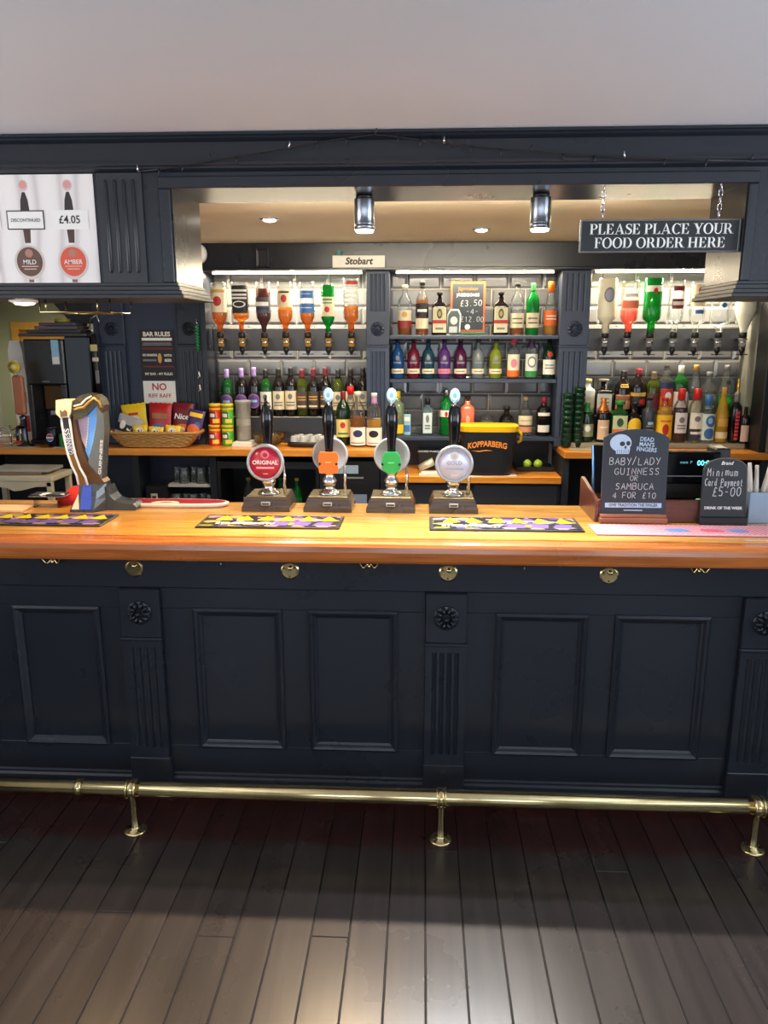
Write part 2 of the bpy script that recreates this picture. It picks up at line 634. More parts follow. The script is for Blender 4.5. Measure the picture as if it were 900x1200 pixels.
def rosette(parent, x, y, z, r, m):
    """carved flower boss facing -y"""
    root = MB().lathe([(0, 0.0), (r * 0.98, 0.0), (r, -0.004), (r * 0.9, -0.006), (0, -0.006)], 24, (x, y, z), 'y').build('rosette', m, parent)
    pm = MB()
    for k in range(10):
        a = 2 * PI * k / 10
        cx, cz = x + r * 0.62 * math.cos(a), z + r * 0.62 * math.sin(a)
        q = MB().lathe([(0, -0.020), (0.5, -0.017), (0.85, -0.010), (1, -0.004)], 8, (0, 0, 0), 'y')
        q.v = [(cx + (v[0] * math.cos(a) * r * 0.36 - v[2] * math.sin(a) * r * 0.2), y + v[1] * r / 0.035, cz + (v[0] * math.sin(a) * r * 0.36 + v[2] * math.cos(a) * r * 0.2)) for v in q.v]
        q.build('petal', m, root)
    MB().lathe([(0, -0.026 * r / 0.035), (r * 0.16, -0.022 * r / 0.035), (r * 0.22, -0.005)], 12, (x, y, z), 'y').build('centre_boss', m, root)
    return root


def pilaster(parent, x0, x1, yf, yb, z0, z1, ros_z, ros_r, zl, zf0, zf1, zb, m, n=4):
    """rosette block above zl, fluted shaft zf0..zf1, base block below zb."""
    root = MB().box(x0, x1, yf, yb, zl, z1, 0.003).build('pilaster', m, parent)
    MB().box(x0 - 0.004, x1 + 0.004, yf - 0.006, yb, zl - 0.012, zl, 0.003).build('ledge', m, root)
    MB().box(x0, x1, yf, yb, zf1, zl - 0.012).build('shaft', m, root)
    MB().box(x0, x1, yf, yb, zb, zf0).build('shaft', m, root)
    fluted(x0, x1, yf, yb, zf0, zf1, n).build('fluted_shaft', m, root)
    if zb > z0:
        MB().box(x0 - 0.003, x1 + 0.003, yf - 0.005, yb, z0, zb, 0.003).build('base_block', m, root)
    rosette(root, (x0 + x1) / 2, yf, ros_z, ros_r, m)
    return root


def frame_mould(parent, x0, x1, z0, z1, y, m, w=0.03, name='panel_moulding'):
    """raised picture-frame moulding around a panel, mitred"""
    q = w / 0.03
    prof = [(0.0, 0.0), (0.0, -0.010 * q), (0.008 * q, -0.016 * q), (0.016 * q, -0.012 * q), (0.022 * q, -0.004 * q), (w, 0.0)]
    mb = MB()
    rings = []
    for (o, d) in prof:
        rings.append([(x0 + o, y + d, z0 + o), (x1 - o, y + d, z0 + o), (x1 - o, y + d, z1 - o), (x0 + o, y + d, z1 - o)])
    vs = [p for r_ in rings for p in r_]
    fs = []
    for i in range(len(prof) - 1):
        for k in range(4):
            fs.append((i * 4 + k, i * 4 + (k + 1) % 4, (i + 1) * 4 + (k + 1) % 4, (i + 1) * 4 + k))
    mb.add(vs, fs)
    return mb.build(name, m, parent)


# ================================================================ BAR FRONT
bf = thing('panelled_bar', 'navy panelled timber bar front with fluted pilasters under the long wooden counter', 'bar front', (0, 2.655, 0))
XL, XR = -2.3, 2.3
MB().box(XL, XR, 0.012, 0.10, 0.06, 0.978).build('backing_board', NAVY, bf)
MB().box(XL, XR, 0.05, 0.10, 0.0, 0.062).build('plinth', NAVY, bf)
MB().box(XL, XR, -0.006, 0.02, 0.842, 0.978, 0.003).build('top_rail', NAVY, bf)
PANELS = [(-1.96, -1.64), (-1.517, -1.193), (-0.834, -0.510), (-0.405, -0.082), (0.281, 0.605), (0.709, 1.039), (1.41, 1.73)]
PIL = [-1.031, 0.097, 1.226]
segs = [(XL, -1.106), (-0.956, 0.022), (0.172, 1.151), (1.301, XR)]
for (a, b) in segs:
    MB().box(a, b, 0.0, 0.03, 0.762, 0.842, 0.002).build('upper_rail', NAVY, bf)
    MB().box(a, b, 0.0, 0.03, 0.085, 0.205, 0.002).build('lower_rail', NAVY, bf)
    MB().prism([(0.03, 0.055), (-0.012, 0.055), (-0.012, 0.068), (-0.004, 0.075), (-0.004, 0.083), (0.0, 0.09), (0.03, 0.09)], a, b, 'yz').build('base_moulding', NAVY, bf)
    inner = [p for p in PANELS if p[0] > a - 0.01 and p[1] < b + 0.01]
    edges = [a] + [e for p in inner for e in p] + [b]
    for k in range(0, len(edges), 2):
        MB().box(edges[k], edges[k + 1], 0.0, 0.03, 0.205, 0.762, 0.0015).build('stile', NAVY, bf)
    for (p0, p1) in inner:
        pn = MB().box(p0 + 0.02, p1 - 0.02, 0.004, 0.014, 0.225, 0.742).build('panel', NAVY, bf)
        frame_mould(pn, p0 - 0.004, p1 + 0.004, 0.201, 0.766, 0.0, NAVY, 0.032)
for x in PIL:
    pilaster(bf, x - 0.075, x + 0.075, -0.024, 0.02, 0.055, 0.842, 0.752, 0.046, 0.652, 0.205, 0.615, 0.162, NAVY, 4)

# bar counter: flat top, grooved bead and rounded mahogany nosing
bc = thing('bar_counter', 'long varnished oak bar counter with a rounded mahogany front edge', 'counter', (0, 2.53, 0.978))
T = 0.072
MB().box(XL, XR, 0.094, 0.665, T - 0.040, T, 0.003).build('counter_top', COUNTER, bc)
MB().prism([(0.094, T - 0.05), (0.094, T - 0.006), (0.088, T - 0.010), (0.083, T - 0.010), (0.080, T - 0.004), (0.070, T + 0.001), (0.030, T + 0.001), (0.012, T - 0.003), (0.003, T - 0.012), (0.0, T - 0.030), (0.0, 0.012), (0.004, 0.004), (0.012, 0.0), (0.125, 0.0), (0.125, T - 0.05)], XL, XR, 'yz').build('nosing', NOSING, bc)
MB().box(XL, XR, 0.125, 0.655, -0.02, T - 0.040).build('under_board', MAHOG, bc)

# brass discs and hooks under the counter
def brass_disc(x, lab):
    t = thing('brass_disc', lab, 'brass fitting', (x, 2.649, 0.917), group='brass discs along the bar front')
    MB().lathe([(0, -0.0055), (0.024, -0.0055), (0.028, -0.0054), (0.0285, -0.0052), (0.033, -0.002), (0.033, 0)], 28, (0, 0, 0), 'y', smooth=False).build('plate', BRASS, t)
    MB().lathe([(0.007, -0.004), (0.009, -0.010), (0.007, -0.014), (0, -0.015)], 12, (0.003, 0, 0.010), 'y').build('knob', BRASS, t)
    for a in (0.6, 2.7, 4.7):
        MB().lathe([(0, -0.0065), (0.004, -0.006), (0.0045, -0.0045)], 8, (0.022 * math.cos(a), 0, 0.022 * math.sin(a)), 'y').build('screw', mat('old_brass', rgb(120, 96, 50), 0.4, metal=1.0), t)


for x, l in ((-1.045, 'round brass disc above the left pilaster of the bar front'), (-0.471, 'round brass disc above the stile between the two left centre panels'),
             (0.101, 'round brass disc above the middle pilaster of the bar front'), (0.671, 'round brass disc above the two panels right of centre')):
    brass_disc(x, l)


def bag_hook(x, lab):
    t = thing('bag_hook', lab, 'hook', (x, 2.649, 0.955), group='brass bag hooks under the counter')
    MB().lathe([(0, -0.006), (0.010, -0.005), (0.011, 0)], 14, (0, 0, 0), 'y').build('plate', BRASS, t)
    for s in (-1, 1):
        pts = [(0, -0.006, 0)] + [(s * (0.006 + 0.034 * u), -0.010 - 0.02 * u, -0.022 * math.sin(PI * min(1, u * 1.15)) + (0.006 * u)) for u in (0.15, 0.35, 0.55, 0.75, 0.9, 1.0)]
        MB().tube(pts, [0.005, 0.0045, 0.004, 0.0036, 0.0034, 0.0034, 0.0042], 8).build('prong', BRASS, t)
    MB().tube([(0, -0.006, -0.002), (0, -0.012, -0.010), (0, -0.02, -0.018)], 0.005, 8).build('stem', BRASS, t)


for x, l in ((-1.341, 'double brass bag hook above the far left panel'), (-0.182, 'double brass bag hook above the panel left of the middle pilaster'),
             (0.978, 'double brass bag hook above the right panel')):
    bag_hook(x, l)
for x, l in ((-0.715, 'small single hook above the left centre panel'), (0.368, 'small single hook right of the middle pilaster')):
    t = thing('coat_hook', l, 'hook', (x, 2.649, 0.955), group='small single hooks under the counter')
    MB().lathe([(0, -0.004), (0.008, -0.003), (0.009, 0)], 12, (0, 0, 0), 'y').build('plate', STEEL, t)
    MB().tube([(0, -0.003, 0), (0, -0.012, -0.006), (0, -0.02, -0.016), (0, -0.028, -0.014), (0, -0.03, -0.005)], 0.003, 8).build('prong', STEEL, t)

# ================================================================ FOOT RAIL
fr = thing('foot_rail', 'polished brass foot rail running along the floor before the bar', 'foot rail', (0, 2.41, 0))
MB().tube([(-2.3, 0, 0.168), (2.3, 0, 0.168)], 0.0285, 24).build('rail_tube', BRASS, fr)
for x in (-1.21,):
    MB().tube([(x - 0.012, 0, 0.168), (x + 0.012, 0, 0.168)], 0.030, 24).build('joint_sleeve', BRASS, fr)
for x in (-1.018, 0.083, 1.168):
    st = MB().lathe([(0.0, 0.0), (0.040, 0.0), (0.041, 0.004), (0.036, 0.008), (0.016, 0.011), (0.013, 0.018), (0.012, 0.05), (0.0115, 0.10), (0.013, 0.135), (0.014, 0.142)], 20, (x, 0, 0)).build('bracket_post', BRASS, fr)
    MB().tube([(x - 0.014, 0, 0.168), (x + 0.014, 0, 0.168)], 0.0345, 24).build('collar', BRASS, st)
    MB().tube([(x - 0.017, 0, 0.168), (x - 0.012, 0, 0.168)], 0.037, 24).build('collar_ring', BRASS, st)
    MB().tube([(x + 0.012, 0, 0.168), (x + 0.017, 0, 0.168)], 0.037, 24).build('collar_ring', BRASS, st)
    MB().tube([(x, 0.02, 0.145), (x + 0.01, 0.12, 0.09), (x + 0.02, 0.215, 0.055)], 0.009, 10).build('wall_stay', BRASS, st)
    MB().lathe([(0, 0.0), (0.030, 0.0), (0.031, 0.005), (0.0, 0.010)], 16, (x + 0.02, 0.225 + 0.045, 0.05), 'y').build('wall_plate', BRASS, st)
    for a in (0.5, 2.2, 3.7, 5.4):
        MB().lathe([(0.004, 0.0), (0.004, 0.0095), (0, 0.011)], 8, (x + 0.029 * math.cos(a), 0.029 * math.sin(a), 0)).build('screw', MATS['old_brass'], st)

# ================================================================ CANOPY OVER THE BAR
cn = thing('bar_canopy', 'dark painted timber canopy hanging from the ceiling above the bar', 'canopy', (0, 2.75, 0))
OL, OR = -0.857, 1.060
MB().box(XL - .6, XR + .6, 0.0, 0.33, 2.24, 2.405).build('header_beam', NAVY, cn)
MB().prism([(0.0, 2.403), (-0.030, 2.403), (-0.030, 2.395), (-0.022, 2.392), (-0.018, 2.386), (-0.008, 2.382), (0.0, 2.378)], XL - .6, XR + .6, 'yz').build('cornice', NAVY, cn)
MB().prism([(0.0, 2.312), (-0.022, 2.312), (-0.022, 2.304), (-0.016, 2.300), (-0.016, 2.294), (-0.006, 2.288), (0.0, 2.284)], XL - .6, XR + .6, 'yz').build('fascia_moulding', NAVY, cn)
MB().box(OL - 0.045, OR + 0.035, -0.014, 0.0, 2.232, 2.270, 0.003).build('architrave', NAVY, cn)
for side, a, b in (('L', XL - .6, OL), ('R', OR, XR + .6)):
    bx = MB().box(a, b, 0.0, 0.33, 1.925, 2.24).build('side_box', NAVY, cn)
    e0 = a - (0.018 if side == 'R' else 0)
    e1 = b + (0.018 if side == 'L' else 0)
    for (d, z0, z1) in ((0.006, 1.915, 1.927), (0.012, 1.900, 1.915), (0.022, 1.886, 1.900), (0.030, 1.873, 1.886)):
        x0 = a - (d if side == 'R' else 0)
        x1 = b + (d if side == 'L' else 0)
        MB().box(x0, x1, -d, 0.33 + d, z0, z1, 0.002).build('bottom_moulding', CHAR, bx)
MB().box(OL - 0.045, OL - 0.004, -0.012, 0.0, 1.926, 2.232, 0.003).build('architrave', NAVY, cn)
MB().box(OR + 0.004, OR + 0.035, -0.012, 0.0, 1.926, 2.232, 0.003).build('architrave', NAVY, cn)
fp = MB().box(-1.113, -0.957, -0.010, 0.0, 1.926, 2.283).build('flute_panel', CHAR, cn)
for k in range(4):
    x = -1.082 + k * 0.0317
    MB().tube([(x, -0.009, 1.958), (x, -0.0095, 1.965), (x, -0.0095, 2.255), (x, -0.009, 2.262)], [0.003, 0.0075, 0.0075, 0.003], 10).build('flute', CHAR, fp)

# ================================================================ BACK BAR STRUCTURE
wb = struct(MB().box(-1.30, 2.0, 4.87, 4.97, 0.0, 2.272).build('wall_back', GROUT), 'grey bevelled tile wall behind the bottles')
TW, TH, GR = 0.205, 0.105, 0.004


def tile_mesh(w, h):
    b = 0.014
    vs = [(0, 0, 0), (w, 0, 0), (w, 0, h), (0, 0, h), (0, -0.003, 0), (w, -0.003, 0), (w, -0.003, h), (0, -0.003, h),
          (b, -0.009, b), (w - b, -0.009, b), (w - b, -0.009, h - b), (b, -0.009, h - b)]
    fs = [(0, 1, 5, 4), (1, 2, 6, 5), (2, 3, 7, 6), (3, 0, 4, 7), (4, 5, 9, 8), (5, 6, 10, 9), (6, 7, 11, 10), (7, 4, 8, 11), (8, 9, 10, 11)]
    return MB().add(vs, fs).mesh('tile', TILE)


TCACHE = {}
for (bx0, bx1) in ((-1.29, -0.33), (-0.197, 0.80), (0.967, 1.93)):
    r = 0
    z = 1.085
    while z < 2.12:
        x = bx0 - (TW / 2 if r % 2 else 0)
        h = min(TH - GR, 2.125 - z)
        while x < bx1 - 0.01 and h > 0.03:
            a, b = max(x, bx0), min(x + TW - GR, bx1)
            if b - a > 0.03:
                key = (round(b - a, 3), round(h, 3))
                if key not in TCACHE:
                    TCACHE[key] = tile_mesh(*key)
                link('tile', TCACHE[key], wb, (a, 4.87, z))
            x += TW
        z += TH
        r += 1

bb = thing('back_bar_frame', 'slate blue timber frame of the back bar with fluted rosette pilasters', 'back bar', (0, 4.65, 0))
MB().box(-1.98, 2.0, -0.03, 0.22, 2.118, 2.271, 0.004).build('top_beam', NAVY, bb)
MB().box(-1.98, 2.0, -0.045, -0.03, 2.118, 2.135, 0.003).build('beam_moulding', NAVY, bb)
pilaster(bb, -0.332, -0.197, 0, 0.22, 1.10, 2.118, 1.79, 0.042, 1.695, 1.16, 1.66, 1.14, SLATE, 4)
pilaster(bb, 0.800, 0.967, 0, 0.22, 1.10, 2.118, 1.79, 0.046, 1.695, 1.16, 1.66, 1.14, SLATE, 4)
for (x0, x1) in ((-0.325, -0.204), (0.808, 0.959)):
    fluted(x0, x1, -0.008, 0.0, 1.89, 2.10, 4, 0.006, 0.012).build('upper_flutes', SLATE, bb)
MB().box(-1.318, -1.288, -0.01, 0.22, 1.10, 2.118).build('side_post', NAVY, bb)
MB().box(1.925, 1.99, -0.05, 0.22, 1.10, 2.118).build('side_post', mat('grey_green_paint', rgb(112, 112, 106), 0.5, var=0.05), bb)
# left panelled section with two slimmer pilasters
MB().box(-1.98, -1.318, 0.012, 0.20, 0.0, 2.118).build('wall_panel', NAVYB, bb)
pilaster(bb, -1.935, -1.785, -0.012, 0.03, 1.102, 1.97, 1.79, 0.040, 1.70, 1.20, 1.66, 1.14, NAVYB, 4)
pilaster(bb, -1.462, -1.320, -0.012, 0.03, 1.102, 1.97, 1.79, 0.040, 1.70, 1.20, 1.66, 1.14, NAVY, 4)
MB().box(-1.98, -1.318, -0.02, 0.02, 1.97, 2.02, 0.004).build('cornice', NAVYB, bb)
for x in (-1.69, -1.665):
    MB().box(x, x + 0.012, -0.01, 0.02, 2.02, 2.118).build('bead', NAVYB, bb)
# shelves of the middle bay
for z in (1.753, 1.497):
    MB().box(-0.197, 0.80, 0.015, 0.205, z - 0.022, z, 0.003).build('shelf', SLATE, bb)
MB().box(-0.197, 0.80, 0.0, 0.215, 1.152 - 0.022, 1.152, 0.003).build('shelf', SLATE, bb)
MB().box(-0.197, 0.80, 0.19, 0.205, 0.95, 1.13).build('recess_back', CHAR, bb)
# riser step behind the wine
MB().box(-1.288, -0.333, 0.075, 0.21, 1.101, 1.262, 0.003).build('bottle_riser', CHAR, bb)
MB().box(0.968, 1.92, 0.055, 0.21, 1.101, 1.28, 0.003).build('bottle_riser', CHAR, bb)
# optic boards
for (a, b, l) in ((-1.286, -0.334, 'left'), (0.969, 1.924, 'right')):
    MB().box(a, b, 0.135, 0.155, 1.660, 1.797, 0.003).build('optic_board', CHAR, bb)
# grey return panel on the right
struct(MB().box(1.99, 2.08, 3.2, 4.87, 0, 2.272).build('wall_return', mat('grey_green_paint', rgb(112, 112, 106), 0.5, var=0.05)))
pr = MB().box(1.955, 1.99, 4.40, 4.60, 1.102, 2.118, 0.004).build('side_panel', MATS['grey_green_paint'], bb)
pr.location = (0, -4.65, 0)
MB().box(1.915, 1.955, 4.44 - 4.65, 4.60 - 4.65, 1.102, 2.118, .003).build('dark_post', BLACKP, bb)

# LED strips lighting the bays from under the top beam
for (a, b, p) in ((-1.25, -0.36, 27), (-0.16, 0.76, 9), (1.0, 1.88, 27)):
    s = MB().box(a, b, 4.70, 4.715, 2.106, 2.117).build('led_strip', mat('led_diffuser', rgb(250, 240, 214), 0.5, emit=((1, 0.9, 0.7, 1), 2.5)))
    tag(s, {-1.25: 'warm led strip above the left row of inverted bottles', -0.16: 'warm led strip above the centre shelves', 1.0: 'warm led strip above the right row of inverted bottles'}[a], 'light strip', 'led strips under the back beam')
    area('led_light', ((a + b) / 2, 4.735, 2.10), (R(-12), 0, 0), b - a, 0.02, p, (1.0, 0.84, 0.58))

# ---------------------------------------------------------------- back counters
lc = thing('back_counter', 'orange oak back counter under the left optics, holding wine and snacks', 'counter', (0, 4.43, 1.058), group='oak back counters')
MB().box(-2.75, -0.20, 0, 0.43, 0, 0.042, 0.004).build('counter_top', BACKOAK, lc)
rc = thing('back_counter', 'orange oak back counter at the right, crowded with liqueur bottles', 'counter', (0, 4.43, 1.058), group='oak back counters')
MB().box(0.822, 2.0, 0, 0.43, 0, 0.042, 0.004).build('counter_top', BACKOAK, rc)
MB().box(0.87, 1.90, 0.155, 0.272, 0.0425, 0.073, .003).build('bottle_step', mat('worn_inlay', rgb(150, 142, 122), 0.4, var=0.1), rc)
MB().box(0.87, 1.40, 0.03, 0.14, 0.0425, 0.046).build('steel_inlay', mat('worn_inlay', rgb(150, 142, 122), 0.4, var=0.1), rc)
mc = thing('back_counter', 'lower oak back counter in the centre under the ice bucket', 'counter', (0, 4.43, 0.908), group='oak back counters')
MB().box(-0.20, 0.815, 0, 0.42, 0, 0.042, 0.004).build('counter_top', BACKOAK, mc)
# cupboards beneath
uc = thing('under_cupboard', 'charcoal cupboard fronts below the low centre counter', 'cupboard', (0, 4.47, 0))
MB().box(-0.20, 0.815, 0.0, 0.38, 0.0, 0.908).build('carcass', CHAR, uc)
for a, b in ((-0.19, 0.29), (0.31, 0.80)):
    MB().box(a, b, -0.018, 0.0, 0.1, 0.90, 0.003).build('door', CHAR, uc)
rcb = thing('under_cupboard', 'dark open cupboard below the right back counter', 'cupboard', (0, 4.47, 0))
MB().box(0.822, 0.862, 0.0, 0.38, 0.0, 1.058).build('side_panel', CHAR, rcb)
MB().box(1.95, 1.985, 0.0, 0.38, 0, 1.058).build('side_panel', CHAR, rcb)
MB().box(0.862, 1.95, 0.34, 0.38, 0.0, 1.058).build('back_panel', DARK, rcb)
lcb = thing('under_cupboard', 'dark open shelving below the left back counter', 'cupboard', (0, 4.47, 0))
MB().box(-2.75, -0.20, 0.36, 0.40, 0, 1.058).build('back_panel', DARK, lcb)
for x in (-2.75, -1.73, -1.26, -0.60, -0.24):
    MB().box(x, x + 0.04, 0.0, 0.36, 0, 1.058).build('side_panel', NAVY, lcb)
MB().box(-1.524, -1.26, 0.02, 0.36, 0.86, 0.876).build('shelf', mat('pale_shelf', rgb(170, 172, 172), 0.4), lcb)

# ================================================================ CEILING LIGHTS IN THE BAR
for x, y, lab in ((-0.708, 3.711, 'round recessed downlight in the cream ceiling, left one'), (0.29, 4.10, 'round recessed downlight in the cream ceiling, near the middle')):
    t = thing('recessed_downlight', lab, 'ceiling light', (x, y, 2.272), group='recessed downlights')
    MB().lathe([(0.030, -0.0005), (0.045, -0.0005), (0.047, -0.003), (0.034, -0.006), (0.030, -0.004)], 24).build('bezel', CHROME, t)
    MB().lathe([(0.031, -0.004), (0.026, -0.010), (0.015, -0.0135), (0, -0.0145)], 24).build('lamp', mat('lamp_glow', rgb(255, 246, 224), 0.5, emit=((1, 0.94, 0.82, 1), 14)), t)
    spot('downlight_beam', (x, y, 2.255), 80, (1.0, 0.84, 0.56), 125, 0.8, 0.03)
for x, lab in ((-0.215, 'silver cylinder spotlight under the canopy beam, left one'), (0.418, 'silver cylinder spotlight under the canopy beam, right one')):
    t = thing('cylinder_spotlight', lab, 'ceiling light', (x, 2.95, 2.24), group='cylinder spotlights')
    MB().lathe([(0, 0), (0.030, 0), (0.030, -0.012), (0.026, -0.012)], 24).build('mount', BLACKP, t)
    MB().lathe([(0.0, -0.012), (0.036, -0.012), (0.037, -0.015), (0.037, -0.098), (0.035, -0.100), (0.037, -0.102), (0.037, -0.118), (0.030, -0.119), (0.029, -0.105), (0, -0.105)], 28).build('housing', STEEL, t)
    MB().lathe([(0, -0.110), (0.029, -0.110), (0.033, -0.119), (0.031, -0.126), (0, -0.129)], 24).build('lamp', mat('cool_lamp_glow', rgb(235, 245, 255), 0.4, emit=((0.72, 0.88, 1.0, 1), 10)), t)
    spot('spotlight_beam', (x, 2.95, 2.108), 50, (0.84, 0.92, 1.0), 120, 0.5, 0.02)
# row of downlights close behind the canopy beam, lighting the counter
for x, c, pw, lab in ((-0.36, (1.0, 0.70, 0.38), 105, 'recessed downlight close behind the canopy beam at the left'), (0.16, (0.80, 0.90, 1.0), 80, 'recessed downlight close behind the canopy beam in the middle'), (0.48, (1.0, 0.93, 0.82), 56, 'recessed downlight close behind the canopy beam at the right')):
    t = thing('recessed_downlight', lab, 'ceiling light', (x, 3.15, 2.272), group='recessed downlights')
    MB().lathe([(0.030, -0.0005), (0.045, -0.0005), (0.047, -0.003), (0.034, -0.006), (0.030, -0.004)], 24).build('bezel', CHROME, t)
    MB().lathe([(0.031, -0.004), (0.026, -0.010), (0.015, -0.0135), (0, -0.0145)], 24).build('lamp', MATS['lamp_glow'], t)
    aim(spot('counter_beam', (x, 3.15, 2.254), pw * 3.2, c, 84, 0.8, 0.022), (-0.22 if x < 0 else 0, -1, -0.95))
# slim led batten added out of sight to brighten the bar ceiling and bottles
t = thing('fill_batten', 'slim led batten added unseen behind the canopy beam to brighten the bar ceiling', 'added fill light', (0.10, 3.0805, 2.258))
MB().box(-.82, .82, 0, .010, -.010, .010, .002).build('housing', WHITE, t)
MB().box(-.80, .80, .010, .014, -.007, .007, .001).build('diffuser', mat('fill_batten_diffuser', rgb(250, 236, 205), .5, emit=((1, .88, .66, 1), 2.0)), t)
area('fill_batten_beam', (0.10, 3.097, 2.256), (R(90), 0, 0), 1.56, .014, 15, (1.0, .88, .66))
# warm lamp under the left canopy box
t = thing('recessed_downlight', 'pale disc downlight under the left canopy box', 'ceiling light', (-1.46, 2.85, 1.873), group='recessed downlights')
MB().lathe([(0.040, 0), (0.052, 0), (0.053, -0.004), (0.040, -0.010)], 24).build('bezel', WHITE, t)
MB().lathe([(0.041, -0.006), (0.03, -0.016), (0, -0.019)], 24).build('lamp', mat('warm_lamp_glow', rgb(255, 230, 180), 0.5, emit=((1, 0.75, 0.42, 1), 8)), t)
spot('canopy_lamp_beam', (-1.46, 2.85, 1.848), 26, (1.0, 0.66, 0.28), 150, 0.7, 0.04)
# light of the back room at the left
spot('back_room_beam', (-2.7, 5.3, 2.25), 40, (1.0, 0.93, 0.74), 150, 0.7, 0.08)

# ================================================================ BOTTLES
def pc(r, g, b, rough=0.5):
    return mat('print_%d_%d_%d' % (r, g, b), rgb(r, g, b), rough, var=0.04, scale=40, spec=0.25 if rough > .9 else 0.5)


SH = {
    'wine': [(0, 0), (.9, 0), (1, .02), (1, .60), (.93, .66), (.7, .73), (.45, .79), (.38, .83), (.37, .985)],
    'spirit': [(0, 0), (.92, 0), (1, .02), (1, .62), (.95, .68), (.72, .75), (.42, .81), (.36, .84), (.34, .965)],
    'squat': [(0, 0), (.92, 0), (1, .03), (1, .50), (.96, .58), (.8, .66), (.5, .72), (.36, .76), (.34, .965)],
    'taper': [(0, 0), (.92, 0), (1, .02), (1, .46), (.88, .56), (.64, .70), (.44, .82), (.36, .88), (.36, .97)],
    'flask': [(0, 0), (.92, 0), (1, .03), (1, .66), (.92, .72), (.5, .78), (.36, .81), (.34, .965)],
    'straight': [(0, 0), (.92, 0), (1, .02), (1, .66), (.94, .71), (.6, .76), (.42, .79), (.40, .965)],
    'block': [(0, 0), (.95, 0), (1, .02), (1, .62), (.94, .68), (.5, .71), (.30, .74), (.28, .965)],
}
G_CLEAR = glass('bottle_clear', (0.93, 0.95, 0.95), 0.7, body=0.03, bodycol=(0.8, 0.82, 0.82))
G_GREEN = glass('bottle_green', (0.10, 0.42, 0.12), 1.0, body=0.35, bodycol=(0.02, 0.16, 0.03))
G_BRIGHT = glass('bottle_bright_green', (0.05, 0.5, 0.10), 1.0, body=0.45, bodycol=(0.01, 0.30, 0.05))
G_OLIVE = glass('bottle_olive', (0.35, 0.45, 0.10), 1.0, body=0.3, bodycol=(0.12, 0.16, 0.02))
G_BLUE = glass('bottle_pale_blue', (0.55, 0.80, 0.92), 1.0, body=0.12)
G_DARK = mat('bottle_dark', rgb(20, 16, 18), 0.10, var=0.1, rvar=0.04)
G_DGREEN = mat('bottle_dark_green', rgb(16, 40, 22), 0.10, var=0.1, rvar=0.04)


def liquid(name, c, body=0.35, bc=None):
    return glass('liquid_' + name, c, 0.3, body=body, bodycol=bc or tuple(v * 0.55 for v in c))


L_AMBER = liquid('amber', (0.88, 0.44, 0.04), 0.30, (0.55, 0.19, 0.0))
L_GOLD = liquid('gold', (1.0, 0.72, 0.18), 0.4, (0.85, 0.45, 0.05))
L_RED = liquid('red', (0.85, 0.12, 0.08), 0.4, (0.6, 0.05, 0.03))
L_ROSE = liquid('rose', (1.0, 0.45, 0.36), 0.4, (0.9, 0.25, 0.18))
L_RUM = liquid('rum', (0.35, 0.07, 0.04), 0.6, (0.10, 0.015, 0.01))
L_CREAMY = mat('liquid_cream', rgb(226, 220, 188), 0.4)
L_PURPLE = liquid('purple', (0.35, 0.15, 0.50), 0.4)
L_GREEN = liquid('green', (0.2, 0.8, 0.2), 0.5, (0.02, 0.45, 0.04))


def prof_r(prof, t):
    for (a, b) in zip(prof[1:], prof[2:]):
        if a[1] <= t <= b[1] and b[1] > a[1]:
            k = (t - a[1]) / (b[1] - a[1])
            return a[0] + (b[0] - a[0]) * k
    return prof[-1][0]


def surf(a, rr, sq, dy):
    ca, sa = math.cos(a), math.sin(a)
    q = 1.0 if sq == 2.0 else 1.0 / ((abs(ca) ** sq + abs(sa) ** sq) ** (1 / sq))
    return rr * ca * q, rr * sa * q * dy


